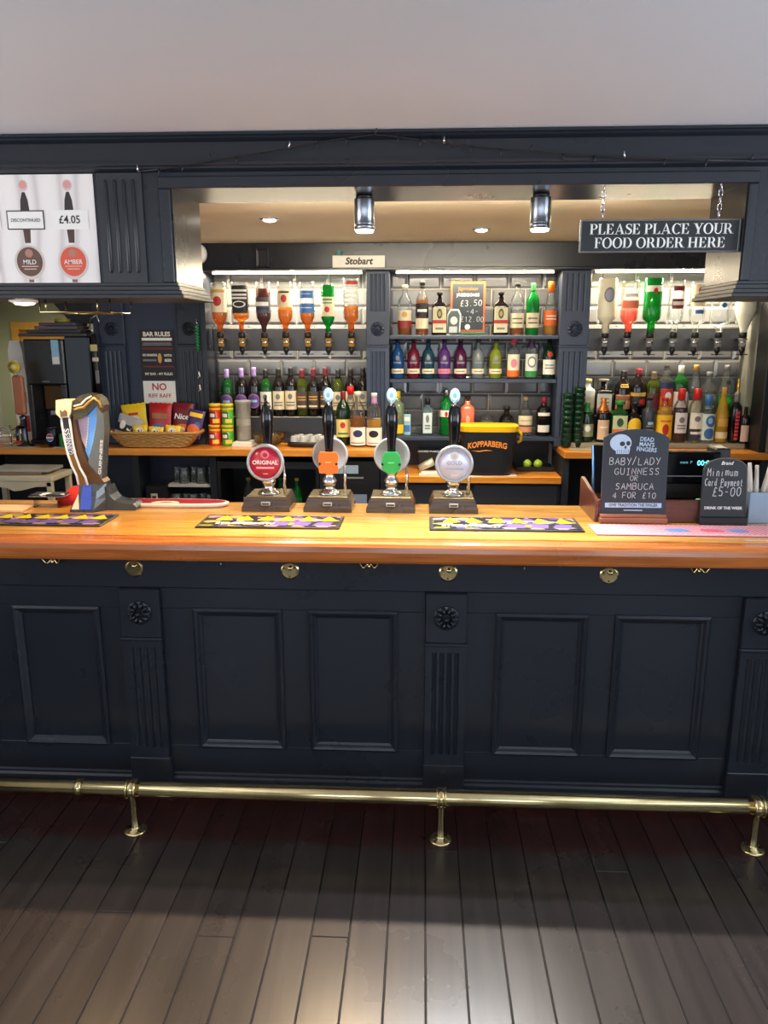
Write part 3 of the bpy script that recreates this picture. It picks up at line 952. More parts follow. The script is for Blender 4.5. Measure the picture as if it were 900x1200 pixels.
def bottle(label, x, y, z, h, r, shape, gl, liq=None, fill=0.6, labels=(), cap=None, caph=0.07, capr=0.42, group=None, flip=False, sq=2.0, dy=1.0, name='bottle', rz=0.0, neck=None):
    prof = SH[shape]
    t = thing(name, label, 'bottle', (x, y, z), rz, group)
    fl_ = (lambda m: m.xf(Matrix.Translation((0, 0, h)) @ Matrix.Rotation(PI, 4, 'X'))) if flip else (lambda m: m)
    n = 20 if sq == 2.0 else 28
    fl_(MB().lathe([(p * r, q * h) for p, q in prof], n, sq=sq, dy=dy)).build('glass_body', gl, t)
    if liq is not None:
        lp = [(p * r * 0.9, max(0.006, q * h)) for p, q in prof if q <= fill]
        if flip:
            lp = [(prof_r(prof, fill) * r * 0.9, fill * h)] + [(p * r * 0.88, q * h) for p, q in prof if q > fill]
        else:
            lp.append((prof_r(prof, fill) * r * 0.9, fill * h))
        fl_(MB().lathe(lp, n, sq=sq, dy=dy)).build('liquid', liq, t)
    if neck is not None:       # foil or sleeve round the neck
        nm, n0 = neck
        ps = [(prof_r(prof, q) * r + 0.0012, q * h) for q in (n0, n0 + (0.985 - n0) * .25, n0 + (0.985 - n0) * .5, n0 + (0.985 - n0) * .75, 0.985)]
        fl_(MB().lathe(ps + [(0, 0.99 * h)], 16, sq=sq, dy=dy)).build('foil', nm, t)
    if cap is not None:
        fl_(MB().lathe([(0, (1 - caph) * h), (r * capr, (1 - caph) * h), (r * capr, 0.992 * h), (r * capr * 0.92, h), (0, h)], 16)).build('cap', cap, t)
    base = PI / 2 if flip else -PI / 2
    for (z0, z1, half, m, prints) in labels:
        def patch(u0, v0, u1, v1, off, nu):
            vs, fs = [], []
            nv = 4 if (z1 - z0) > 0.1 and (v1 - v0) > 0.5 else 1
            for j in range(nv + 1):
                v = v0 + (v1 - v0) * j / nv
                zz = z0 + (z1 - z0) * v
                rr = max(prof_r(prof, zz), 0.02) * r + off
                for i in range(nu + 1):
                    u = u0 + (u1 - u0) * i / nu
                    sgn = -1 if flip else 1
                    a = base + R(half) * (2 * u - 1) * sgn
                    px, py = surf(a, rr, sq, dy)
                    vs.append((px, py, zz * h))
            for j in range(nv):
                for i in range(nu):
                    k = j * (nu + 1) + i
                    fs.append((k, k + 1, k + nu + 2, k + nu + 1))
            return vs, fs

        def ell(u0, v0, u1, v1, off):
            vs = []
            for s_, k in ((s_, k) for s_ in (.02, .35, .7, 1.0) for k in range(16)):
                uu = (u0 + u1) / 2 + (u1 - u0) / 2 * math.cos(2 * PI * k / 16) * s_
                vv = (v0 + v1) / 2 + (v1 - v0) / 2 * math.sin(2 * PI * k / 16) * s_
                zz = z0 + (z1 - z0) * vv
                rr = prof_r(prof, zz) * r + off
                a = base + R(half) * (2 * uu - 1) * (-1 if flip else 1)
                px, py = surf(a, rr, sq, dy)
                vs.append((px, py, zz * h))
            return vs, [tuple(range(16))] + [(i_ * 16 + k, i_ * 16 + (k + 1) % 16, (i_ + 1) * 16 + (k + 1) % 16, (i_ + 1) * 16 + k) for i_ in range(3) for k in range(16)]

        lb = MB()
        if m is not None:
            lb.add(*patch(0, 0, 1, 1, 0.0012, 14), 0, True)
            lo = fl_(lb).build('label', m, t)
        else:
            lo = t
        for k, (kind, u0, v0, u1, v1, pm) in enumerate(prints):
            g = MB()
            off = 0.0020 + 0.0004 * k
            if kind == 'e':
                g.add(*ell(u0, v0, u1, v1, off), 0, True)
            else:
                g.add(*patch(u0, v0, u1, v1, off, 8), 0, True)
            fl_(g).build('label_print', pm, lo)
    return t


BK = pc(24, 22, 24)
WH = pc(236, 232, 222)
CR = pc(228, 214, 178)
RD = pc(186, 36, 36)
GD = pc(206, 160, 70)
OR_ = pc(228, 104, 30)
BL = pc(60, 110, 178)
NB = pc(34, 44, 92)
GN = pc(40, 130, 64)
PU = pc(122, 84, 168)
YE = pc(246, 196, 36)
GY = pc(120, 120, 124)
PK = pc(226, 120, 140)
LB = pc(150, 196, 226)
MR = pc(110, 26, 36)


def lines(m, *vs):
    return [('r', 0.2, v, 0.8, v + 0.07, m) for v in vs]


# ---- optics: inverted bottles in measures
def optic(x, zb, tint, lab):
    """spirit measure: its bottle's neck sits in the collar; zb is the neck end"""
    t = thing('optic_measure', lab, 'optic', (x, 4.68, zb), group='optic measures on the boards')
    MB().lathe([(0.0, 0.022), (0.015, 0.022), (0.021, 0.016), (0.021, -0.012), (0.016, -0.016), (0, -0.016)], 14).build('collar', BLACKP, t)
    MB().lathe([(0, -0.016), (0.018, -0.016), (0.020, -0.022), (0.020, -0.058), (0.016, -0.066), (0, -0.066)], 14).build('chamber', tint, t)
    MB().lathe([(0.0205, -0.034), (0.022, -0.036), (0.022, -0.044), (0.0205, -0.046)], 14).build('chrome_band', CHROME, t)
    MB().lathe([(0, -0.066), (0.017, -0.066), (0.017, -0.088), (0.010, -0.102), (0.006, -0.116), (0, -0.116)], 14).build('valve', BLACKP, t)
    MB().box(-0.034, 0.034, -0.010, -0.002, -0.112, -0.106).build('push_bar', BLACKP, t)
    MB().box(-0.012, 0.012, 0.018, 0.105, -0.02, 0.004, 0.002).build('bracket', CHROME, t)
    MB().box(-0.026, 0.026, -0.006, 0.006, -0.028, -0.020, 0.002).build('clamp', BLACKP, t)


ZN = 1.752
OB = dict(flip=True, y=4.68, z=ZN)
GO1 = 'inverted bottles on the left optics'
GO2 = 'inverted bottles on the right optics'
bottle('inverted whisky bottle with cream label, first from the left on the optics', -1.212, h=0.305, r=0.047, shape='spirit', gl=G_CLEAR, liq=L_AMBER, fill=0.42, labels=[(0.10, 0.56, 75, CR, [('e', .3, .35, .7, .75, RD), ('r', 0.1, .08, .9, .2, GD)])], group=GO1, **OB)
bottle('inverted square whiskey bottle with a large black label', -1.083, h=0.305, r=0.046, shape='block', gl=G_CLEAR, liq=L_AMBER, fill=0.58, labels=[(0.06, 0.58, 82, BK, [('e', .25, .55, .75, .8, WH), ('e', .3, .59, .7, .76, BK)] + lines(WH, .15, .3, .42))], group=GO1, sq=5.0, dy=0.9, **OB)
bottle('inverted dark rum bottle with a grey printed label', -0.946, h=0.305, r=0.045, shape='spirit', gl=G_CLEAR, liq=L_RUM, fill=0.12, labels=[(0.28, 0.58, 70, pc(70, 66, 76), [('r', .15, .3, .85, .55, WH), ('r', .1, .65, .9, .8, NB)])], group=GO1, **OB)
bottle('inverted whisky bottle with pale label and small red grouse print', -0.817, h=0.305, r=0.045, shape='spirit', gl=G_CLEAR, liq=L_AMBER, fill=0.46, labels=[(0.14, 0.46, 72, CR, [('e', .35, .3, .65, .75, RD), ('r', .2, .1, .8, .2, BK)])], group=GO1, **OB)
bottle('inverted whisky bottle with two blue label bands', -0.685, h=0.305, r=0.045, shape='spirit', gl=G_CLEAR, liq=L_AMBER, fill=0.52, labels=[(0.40, 0.58, 74, BL, lines(WH, .4)), (0.16, 0.30, 60, BL, lines(WH, .4))], group=GO1, **OB)
bottle('inverted green whiskey bottle with a yellowish label', -0.562, h=0.290, r=0.040, shape='spirit', gl=G_BRIGHT, liq=None, labels=[(0.24, 0.62, 74, CR, [('e', .35, .5, .65, .8, RD), ('r', .2, .1, .8, .18, GN), ('r', .2, .28, .8, .34, GN)])], group=GO1, **OB)
bottle('inverted tall clear liqueur bottle printed with white rows of lettering', -0.424, h=0.325, r=0.046, shape='straight', gl=G_CLEAR, liq=L_AMBER, fill=0.48, labels=[(0.05, 0.46, 74, None, [('r', .1, .0, .9, .14, RD), ('r', .1, .25, .9, .36, WH), ('r', .1, .45, .9, .56, WH), ('r', .1, .65, .9, .76, WH), ('r', .1, .85, .9, .96, WH)])], group=GO1, **OB)
for x, nm in ((-1.212, 'cream labelled whisky bottle'), (-1.083, 'black labelled square bottle'), (-0.946, 'dark rum bottle'), (-0.817, 'red grouse whisky bottle'), (-0.685, 'blue banded whisky bottle'), (-0.562, 'green whiskey bottle'), (-0.424, 'tall lettered liqueur bottle')):
    optic(x, ZN, glass('measure_amber', (1.0, 0.72, 0.35), 0.6, body=0.4, bodycol=(0.75, 0.42, 0.08)), 'black optic measure under the inverted ' + nm)
bottle('inverted milky coconut liqueur bottle, first on the right optics', 1.070, h=0.320, r=0.052, shape='straight', gl=mat('milky_glass', rgb(232, 226, 196), 0.25, var=0.03), labels=[(0.12, 0.50, 55, None, [('e', .2, .1, .8, .8, GY), ('e', .28, .2, .72, .7, pc(150, 150, 170))])], group=GO2, **OB)
bottle('inverted pink gin bottle with coral lettering', 1.199, h=0.305, r=0.050, shape='straight', gl=G_CLEAR, liq=L_ROSE, fill=0.50, labels=[(0.20, 0.52, 70, None, [('r', .05, .5, .95, .95, pc(236, 120, 90)), ('r', .2, .1, .8, .3, WH)])], group=GO2, **OB)
bottle('inverted bright green gin bottle with a white crest', 1.329, h=0.320, r=0.052, shape='straight', gl=G_BRIGHT, labels=[(0.04, 0.30, 66, None, [('r', .0, .35, 1, .75, WH), ('e', .4, .5, .6, .9, RD)])], group=GO2, **OB)
bottle('inverted clear vodka bottle with two dark red label bands', 1.463, h=0.305, r=0.045, shape='straight', gl=G_CLEAR, labels=[(0.10, 0.52, 62, None, [('r', .15, .55, .9, .98, pc(120, 22, 42)), ('r', .2, .0, .85, .2, pc(120, 22, 42)), ('r', .2, .66, .85, .82, WH)])], group=GO2, **OB)
bottle('inverted white rum bottle with a cream label', 1.588, h=0.300, r=0.045, shape='spirit', gl=G_CLEAR, labels=[(0.06, 0.46, 70, CR, [('e', .35, .1, .65, .45, RD)] + lines(BK, .6, .75)), (0.50, 0.62, 50, None, [('r', .2, .2, .8, .8, BL)])], group=GO2, **OB)
bottle('inverted clear square bottle just below the right canopy corner', 1.722, h=0.240, r=0.052, shape='flask', gl=G_CLEAR, labels=[(0.2, 0.4, 40, None, [('e', .3, .2, .7, .8, BL)])], group=GO2, sq=4.0, **OB)
bottle('inverted cloudy bottle with a yellow seal, last on the right optics', 1.862, h=0.245, r=0.056, shape='taper', gl=mat('frosted_glass', rgb(222, 220, 206), 0.3, var=0.03), labels=[(0.05, 0.3, 50, None, [('e', .4, .1, .8, .8, YE), ('e', .5, .3, .7, .6, OR_)])], group=GO2, **OB)
for x, nm in ((1.070, 'milky coconut bottle'), (1.199, 'pink gin bottle'), (1.329, 'bright green bottle'), (1.463, 'red banded vodka bottle'), (1.588, 'white rum bottle'), (1.722, 'clear square bottle'), (1.862, 'cloudy bottle with yellow seal')):
    optic(x, ZN, glass('measure_clear', (0.92, 0.93, 0.93), 0.8, body=0.25, bodycol=(0.6, 0.6, 0.6)), 'chrome and black optic measure under the inverted ' + nm)

# ---- wine bottles on the riser
GW = 'wine bottles on the riser under the left optics'
RZ_ = 1.263
wine = [(-1.206, 'green wine bottle with lilac foil and round purple label, leftmost of the wine row', G_GREEN, PU, 'purple'), (-1.115, 'dark wine bottle with lilac foil and purple label beside the green one', G_DARK, PU, 'purple'),
        (-1.036, 'dark wine bottle with lilac foil and purple label, third in the wine row', G_DARK, PU, 'purple'), (-0.963, 'green wine bottle with a white label, fourth in the wine row', G_GREEN, BK, 'white'),
        (-0.884, 'dark wine bottle with cream label, fifth in the wine row', G_DARK, BK, 'cream'), (-0.808, 'dark wine bottle with cream label, sixth in the wine row', G_DARK, BK, 'cream'),
        (-0.738, 'yellow-green wine bottle with a dark label', G_OLIVE, MR, 'dark'), (-0.668, 'dark wine bottle with maroon foil and brown label', G_DARK, MR, 'dark'),
        (-0.594, 'dark wine bottle with maroon foil behind the second beer pump', G_DARK, MR, 'dark'), (-0.515, 'olive wine bottle with cream label right of the second pump', G_OLIVE, BK, 'cream'),
        (-0.437, 'black wine bottle with beige label near the pilaster', G_DARK, BK, 'cream'), (-0.362, 'black wine bottle against the pilaster, last in the wine row', G_DARK, BK, 'cream')]
for i, (x, lab, gl, foil, kind) in enumerate(wine):
    fm = mat('lilac_foil', rgb(168, 140, 206), 0.35) if foil is PU else foil
    if kind == 'purple':
        ls = [(0.16, 0.46, 68, None, [('e', 0.02, 0.0, .98, 1, pc(150, 100, 150)), ('e', 0.10, 0.08, .90, .92, pc(92, 62, 140)), ('r', 0.25, .42, .75, .58, LB)])]
    elif kind == 'dark':
        ls = [(0.16, 0.52, 72, pc(74, 60, 52), lines(GD, .5, .66) + [('r', .2, .1, .8, .2, CR)])]
    else:
        ls = [(0.14, 0.52, 72, WH if kind == 'white' else CR, [('e', .35, .55, .65, .85, GY)] + lines(GY, .2, .35))]
    bottle(lab, x * 1.004, 4.775, RZ_, 0.290 + 0.006 * (i % 3), 0.0365, 'wine', gl, labels=ls, group=GW, neck=(fm, 0.80))

# ---- top shelf of the middle bay
GT = 'bottles on the top centre shelf'
TS = 1.754
TY = 4.755
bottle('whisky bottle with cream and red label, leftmost on the top shelf', -0.108, TY, TS, 0.290, 0.043, 'spirit', G_CLEAR, L_AMBER, 0.42, [(0.14, 0.50, 70, CR, [('r', 0, 0, 1, .42, pc(140, 40, 30)), ('e', .35, .6, .65, .9, GD)])], cap=CR, group=GT)
bottle('whiskey bottle with black label on white, second on the top shelf', -0.004, TY, TS, 0.312, 0.038, 'spirit', G_CLEAR, L_AMBER, 0.66, [(0.12, 0.60, 72, None, [('r', 0, 0, 1, .4, CR), ('r', 0, .45, 1, .98, BK), ('r', .2, .65, .8, .75, WH)])], cap=BK, group=GT, neck=(BK, .86))
for x, lab in ((0.100, 'square dark herbal liqueur bottle left of the little chalkboard'), (0.464, 'square dark herbal liqueur bottle right of the little chalkboard')):
    bottle(lab, x, TY, TS, 0.250, 0.0455, 'flask', G_DARK, None, 0, [(0.06, 0.64, 43, pc(214, 206, 166), [('e', .28, .55, .72, .95, pc(46, 84, 50)), ('e', .38, .64, .62, .86, GD), ('r', 0, .36, 1, .5, RD), ('r', .2, .12, .8, .2, GY)])], cap=BK, capr=.38, group=GT, sq=6.0, dy=0.62)
bottle('clear bourbon bottle with cream label on the top shelf', 0.561, TY, TS, 0.300, 0.041, 'spirit', G_CLEAR, L_AMBER, 0.30, [(0.14, 0.42, 70, CR, lines(BK, .3, .6))], cap=BK, group=GT)
bottle('bright green whisky bottle with white label on the top shelf', 0.652, TY, TS, 0.304, 0.0385, 'spirit', G_BRIGHT, None, 0, [(0.14, 0.42, 70, CR, lines(BK, .3, .6))], neck=(GN, .82), group=GT)
bottle('bottle with bright orange cap and orange label, rightmost on the top shelf', 0.758, TY, TS, 0.308, 0.039, 'taper', G_CLEAR, L_GOLD, 0.35, [(0.18, 0.46, 74, OR_, lines(WH, .4, .6))], cap=mat('orange_foil', rgb(236, 112, 26), 0.4), caph=.2, capr=.5, group=GT)

# ---- middle shelf: coloured gins
GM = 'bottles on the middle centre shelf'
MS = 1.498
def gin_glass(nm, c):
    return glass('gin_' + nm, c, 1.0, body=0.55, bodycol=tuple(v * 0.45 for v in c))


gins = [(-0.150, 'cobalt blue gin bottle, leftmost on the middle shelf', gin_glass('blue', (0.03, 0.22, 0.75))), (-0.053, 'deep red gin bottle beside the cobalt one', gin_glass('red', (0.45, 0.03, 0.10))),
        (0.036, 'dark teal gin bottle on the middle shelf', gin_glass('teal', (0.04, 0.16, 0.28))), (0.133, 'violet gin bottle with a pink label strip', gin_glass('violet', (0.28, 0.10, 0.55))),
        (0.231, 'plum gin bottle in the centre of the middle shelf', gin_glass('plum', (0.22, 0.03, 0.16))), (0.337, 'pale clear gin bottle on the middle shelf', gin_glass('pale', (0.45, 0.55, 0.60))),
        (0.443, 'lime yellow gin bottle on the middle shelf', gin_glass('lime', (0.62, 0.75, 0.08)))]
for x, lab, gl in gins:
    bottle(lab, x, TY, MS, 0.242, 0.0375, 'squat', gl, None, 0, [(0.12, 0.24, 76, PK if 'violet' in lab else CR, [('r', .25, .35, .75, .6, GY)]), (0.28, 0.58, 60, None, [('e', .36, .55, .64, .95, GY), ('r', .2, .3, .8, .42, GY)])], cap=BK, caph=.10, capr=.36, group=GM)
bottle('gin bottle with pink cap and orange-red label on the middle shelf', 0.549, TY, MS, 0.248, 0.037, 'straight', G_CLEAR, L_ROSE, .35, [(0.05, .58, 70, pc(222, 214, 190), [('r', 0, 0, 1, .28, OR_), ('e', .3, .4, .7, .8, PK)])], cap=mat('pink_cap', rgb(206, 60, 90), .4), caph=.18, capr=.44, group=GM)
bottle('gin bottle with dark purple neck and green striped label', 0.656, TY, MS, 0.252, 0.037, 'straight', G_CLEAR, None, 0, [(0.05, .58, 70, pc(214, 218, 210), [('r', 0, 0, 1, .25, GN), ('e', .22, .4, .78, .9, GY), ('e', .3, .48, .7, .82, WH)])], neck=(pc(60, 30, 70), .72), group=GM)
bottle('black gin bottle with white label and pale cap, rightmost on the middle shelf', 0.762, TY, MS, 0.256, 0.0395, 'squat', G_DGREEN, None, 0, [(0.10, .44, 66, WH, lines(GY, .4, .6)), (.5, .62, 40, None, [('e', .2, 0, .8, 1, RD)])], cap=WH, caph=.14, capr=.34, group=GM)

# ---- lowest shelf
GL_ = 'bottles on the lowest centre shelf'
LS = 1.153
bottle('pale blue square gin bottle with a white label', 0.036, TY, LS, 0.222, 0.034, 'flask', G_BLUE, None, 0, [(0.06, .62, 40, pc(206, 222, 226), [('e', .3, .5, .7, .9, GY)] + lines(GY, .2, .34))], cap=BK, caph=.16, capr=.48, group=GL_, sq=5.0)
bottle('bright green gin bottle behind the rightmost beer pump', 0.150, TY, LS, 0.275, 0.038, 'straight', G_BRIGHT, None, 0, [(.34, .58, 66, None, [('r', 0, .3, 1, .9, WH), ('e', .4, .3, .6, .8, RD)])], cap=STEEL, caph=.14, capr=.46, group=GL_)
bottle('coral orange gin bottle with dark cap above the ice bucket', 0.281, TY, LS, 0.238, 0.042, 'flask', mat('coral_glass', rgb(232, 104, 74), .2), None, 0, [(.1, .6, 40, None, [('e', .3, .45, .7, .85, pc(246, 170, 140)), ('r', .2, .15, .8, .25, pc(246, 190, 160))])], cap=BK, caph=.12, capr=.42, group=GL_, sq=5.0)
bottle('squat black bottle with a white diamond label', 0.520, TY, LS, 0.178, 0.045, 'squat', G_DARK, None, 0, [(.02, .42, 66, None, [('e', 0, 0, 1, 1, WH)])], cap=BK, caph=.14, capr=.44, group=GL_)
bottle('clear gin bottle with cream label and wooden cap', 0.634, TY, LS, 0.236, 0.044, 'squat', G_CLEAR, None, 0, [(.28, .52, 72, CR, lines(GY, .45)), (.10, .24, 60, pc(222, 148, 110), [])], cap=pc(190, 160, 120), caph=.10, capr=.34, group=GL_)
bottle('black bottle with two white labels and a pink stopper', 0.744, TY, LS, 0.236, 0.042, 'straight', G_DARK, None, 0, [(.10, .28, 56, WH, []), (.52, .60, 56, WH, [])], cap=pc(150, 40, 70), caph=.16, capr=.42, group=GL_)
t = thing('glass_tumbler', 'small glass tumbler with a red label standing on the lowest shelf', 'glass', (0.402, TY, LS))
MB().lathe([(0, .004), (.034, .004), (.042, .12), (.044, .12), (.036, 0), (0, 0)], 20).build('glass_body', G_CLEAR, t)
MB().lathe([(.0345, .012), (.0395, .085), (0, .085)], 20).build('frosted_fill', mat('frosty_fill', rgb(206, 206, 208), .5), t)
MB().box(-.022, .022, -.0432, -.0412, .03, .062).build('label', RD, t)
t = thing('packet', 'narrow blue and white carton on the lowest shelf by the third pump', 'carton', (-0.090, TY, LS))
MB().box(-.022, .022, -.018, .018, 0, .125, .002).build('carton', LB, t)
MB().box(-.018, .018, -.0195, -.0185, .02, .06).build('panel_print', BL, t)
MB().box(-.018, .018, -.0195, -.0185, .085, .11).build('panel_print', WH, t)

# ---- left back counter front row
GC = 'bottles standing on the left back counter'
CZ_ = 1.101
bottle('dark green whiskey bottle with yellow label beside the black oval tray', -0.474, 4.645, CZ_, 0.330, 0.043, 'spirit', G_DGREEN, None, 0, [(.16, .48, 70, pc(226, 206, 130), [('e', .35, .5, .65, .85, RD), ('r', .2, .15, .8, .25, GN)])], neck=(MR, .84), group=GC)
bottle('clear bottle with red cap behind the pair of white labelled rums', -0.432, 4.675, CZ_, 0.352, 0.040, 'taper', G_CLEAR, None, 0, [(.14, .4, 70, CR, [('e', .3, .3, .7, .8, RD)])], cap=mat('red_cap', rgb(214, 40, 38), .4), caph=.14, capr=.5, group=GC)
bottle('rum bottle with white wraparound label and dark oval badge, left of the pair', -0.382, 4.60, CZ_, 0.325, 0.046, 'spirit', G_CLEAR, L_AMBER, .55, [(.03, .36, 88, WH, [('e', .32, .45, .72, .85, NB), ('r', .2, .1, .8, .16, GY)])], cap=WH, capr=.4, group=GC)
bottle('rum bottle with white wraparound label and dark oval badge, right of the pair', -0.284, 4.60, CZ_, 0.318, 0.046, 'spirit', G_CLEAR, L_GOLD, .50, [(.03, .36, 88, WH, [('e', .28, .45, .7, .85, BK), ('r', .2, .1, .8, .16, PK)])], cap=WH, capr=.4, neck=(pc(170, 130, 170), .80), group=GC)
bottle('dark bottle with a red cap just left of the third pump handle', -0.272, 4.685, CZ_, 0.330, 0.038, 'spirit', G_DARK, None, 0, [(.2, .5, 60, CR, [])], cap=MATS['red_cap'], caph=.14, capr=.46, group=GC)
bottle('pale green liqueur bottle with yellow cap behind the third pump', -0.150, 4.74, LS, 0.268, 0.044, 'straight', glass('pale_green_glass', (.75, .88, .70), 1.0, body=.3, bodycol=(.45, .6, .35)), None, 0, [(.3, .55, 60, None, [('e', .1, .1, .6, .9, OR_)]), (.05, .25, 60, YE, [])], cap=mat('yellow_cap', rgb(238, 214, 40), .4), caph=.16, capr=.46, group=GC)

# ---- right back counter, back row on the riser
GB = 'bottles in the back row on the right counter'
BZ, BY = 1.281, 4.765
bottle('white bottle with pale yellow cap at the left of the right counter', 1.000, BY, BZ, 0.215, 0.046, 'straight', mat('white_glass', rgb(220, 222, 214), .25), None, 0, [(.2, .5, 50, CR, [])], cap=pc(226, 220, 150), caph=.1, capr=.6, group=GB, sq=4.0)
bottle('squarish dark amaretto bottle with a wide flat stopper', 1.098, BY, BZ, 0.215, 0.052, 'block', G_DARK, None, 0, [(.1, .6, 42, pc(206, 206, 196), lines(GY, .3, .5, .7))], cap=pc(150, 140, 120), caph=.06, capr=.6, group=GB, sq=5.0)
bottle('dark cream liqueur bottle with round shoulders and tan label', 1.215, BY, BZ, 0.268, 0.048, 'wine', G_DARK, None, 0, [(.14, .46, 66, pc(206, 150, 110), [('r', 0, .6, 1, .9, pc(150, 90, 60))]), (.62, .7, 30, GD, [])], neck=(pc(40, 34, 36), .84), group=GB)
bottle('black liqueur bottle with red capsule and gold label band', 1.304, BY, BZ, 0.280, 0.048, 'wine', G_DARK, None, 0, [(.2, .5, 66, pc(50, 36, 40), [('r', 0, .7, 1, .95, GD), ('e', .5, .1, .9, .5, RD)])], neck=(pc(150, 24, 44), .86), group=GB)
bottle('olive glass bottle with brown neck and maroon label', 1.396, BY, BZ, 0.262, 0.044, 'spirit', G_OLIVE, None, 0, [(.1, .5, 66, pc(90, 60, 50), [('r', .4, .1, .9, .9, MR)])], neck=(pc(96, 80, 58), .80), group=GB)
bottle('bottle with a sunset coloured label of red, orange and navy bands', 1.468, BY, BZ, 0.296, 0.046, 'straight', G_CLEAR, None, 0, [(.05, .66, 74, OR_, [('r', 0, .8, 1, 1, NB), ('r', 0, .55, 1, .78, RD), ('r', 0, .0, 1, .2, YE), ('e', .4, .45, .7, .7, WH)])], cap=BK, caph=.10, capr=.4, group=GB)
bottle('green glass spirit bottle with a white cap and red emblem', 1.554, BY, BZ, 0.296, 0.046, 'spirit', G_GREEN, None, 0, [(.1, .48, 60, WH, [('e', .3, .5, .7, .9, RD)])], cap=WH, caph=.18, capr=.36, group=GB)
bottle('clear tall bottle topped with a gold pourer', 1.643, BY, BZ, 0.300, 0.042, 'taper', G_CLEAR, None, 0, [(.05, .3, 60, CR, [])], cap=GD, caph=.12, capr=.40, group=GB)
bottle('clear vodka bottle with a short grey cap behind the blue labelled one', 1.724, BY, BZ, 0.258, 0.050, 'squat', G_CLEAR, None, 0, [(.1, .3, 50, None, [('r', .2, .3, .8, .7, LB)])], cap=GY, caph=.12, capr=.36, group=GB)
bottle('clear bottle holding bright green liqueur near the side panel', 1.826, BY, BZ, 0.298, 0.042, 'taper', G_CLEAR, L_GREEN, .38, [(.6, .72, 40, None, [('r', .2, .2, .8, .8, BK)])], cap=GY, caph=.1, capr=.42, group=GB)
# ---- front row
GF = 'bottles in the front row on the right counter'
FY = 4.645
bottle('small black bottle with green shoulder and grey label, leftmost in the front row', 0.984, FY, CZ_ + .031, 0.236, 0.042, 'flask', G_DGREEN, None, 0, [(.14, .46, 60, pc(140, 150, 120), [('e', .3, .4, .7, .9, WH)])], neck=(GN, .7), group=GF)
bottle('dark bottle with copper neck wrap and pale label', 1.079, FY, CZ_ + .031, 0.263, 0.040, 'spirit', G_DARK, None, 0, [(.06, .5, 54, pc(216, 180, 150), lines(WH, .6))], neck=(mat('copper_foil', rgb(190, 110, 50), .35, metal=.6), .66), group=GF)
bottle('green square herbal liqueur bottle behind the skull chalkboard', 1.174, FY, CZ_ + .031, 0.244, 0.048, 'flask', G_GREEN, None, 0, [(.1, .64, 43, pc(200, 206, 160), [('e', .25, .5, .75, .9, pc(46, 84, 50)), ('r', 0, .2, 1, .4, OR_)])], cap=GN, caph=.1, capr=.6, group=GF, sq=6.0, dy=.7)
bottle('dark bottle with a rounded yellow label behind the skull chalkboard', 1.261, FY, CZ_ + .031, 0.233, 0.043, 'squat', G_DARK, None, 0, [(.1, .62, 66, None, [('r', .05, 0, .95, .6, YE), ('e', .05, .2, .95, 1, YE), ('r', .2, .3, .8, .4, OR_)])], cap=BK, group=GF)
bottle('grey black rum bottle with pale scrawled lettering', 1.348, FY, CZ_ + .031, 0.265, 0.042, 'straight', mat('slate_glass', rgb(52, 58, 70), .25), None, 0, [(.1, .6, 50, None, lines(GY, .2, .32, .5) + [('r', .3, .6, .7, .72, LB)])], cap=BK, group=GF)
bottle('cinnamon whisky bottle with a yellow label and red figure', 1.437, FY, CZ_ + .031, 0.263, 0.048, 'spirit', G_CLEAR, L_GOLD, .7, [(.06, .62, 74, YE, [('e', .35, .2, .65, .65, RD), ('r', .25, .72, .75, .8, OR_)])], cap=pc(180, 40, 40), group=GF)
bottle('dark aniseed liqueur bottle with white label and red cap', 1.530, FY, CZ_ + .031, 0.315, 0.042, 'spirit', G_CLEAR, L_RUM, .64, [(.18, .56, 54, pc(226, 222, 226), [('e', .3, .5, .7, .8, GY)] + lines(GY, .2, .34))], cap=MATS['red_cap'], caph=.20, capr=.52, group=GF)
bottle('clear aniseed liqueur bottle with white label and red cap', 1.620, FY, CZ_ + .031, 0.315, 0.042, 'spirit', G_CLEAR, None, 0, [(.26, .56, 60, WH, [('e', .3, .45, .7, .8, GY)]), (.1, .22, 60, None, [('r', .1, .5, .9, .9, WH), ('r', .2, .0, .8, .4, NB)])], cap=MATS['red_cap'], caph=.20, capr=.52, group=GF)
bottle('clear vodka bottle with blue round prints and a blue cap', 1.688, FY, CZ_ + .031, 0.275, 0.044, 'straight', G_CLEAR, None, 0, [(.06, .62, 66, pc(206, 226, 220), [('e', .3, .5, .9, .95, BL), ('e', .25, .04, .85, .46, BL), ('e', .42, .62, .7, .86, LB)])], cap=mat('blue_cap', rgb(58, 122, 186), .4), caph=.2, capr=.46, group=GF)
bottle('slim golden liqueur bottle near the side panel', 1.773, FY, CZ_ + .031, 0.323, 0.037, 'taper', glass('gold_glass', (1, .80, .22), 1.0, body=.5, bodycol=(.8, .48, .05)), None, 0, [(.08, .2, 66, CR, []), (.3, .44, 50, GD, [])], cap=GD, caph=.2, capr=.38, group=GF)
bottle('slim black bottle with vertical red lettering and a gold figure stopper', 1.851, FY, CZ_ + .031, 0.299, 0.034, 'straight', G_DARK, None, 0, [(.06, .64, 22, None, [('r', .1, .0 + k * .125, .9, .09 + k * .125, pc(206, 60, 70)) for k in range(8)])], neck=(GY, .8), group=GF)
fig = MB().lathe([(.012, .283), (.013, .29), (.008, .305), (.011, .32), (.012, .335), (.006, .348), (.009, .358), (.009, .37), (0, .38)], 12)
fig.build('gold_stopper', mat('gold_metal', rgb(206, 160, 70), .3, metal=1), bpy.data.objects[[o.name for o in COL.objects if o.name.startswith('bottle')][-1]])
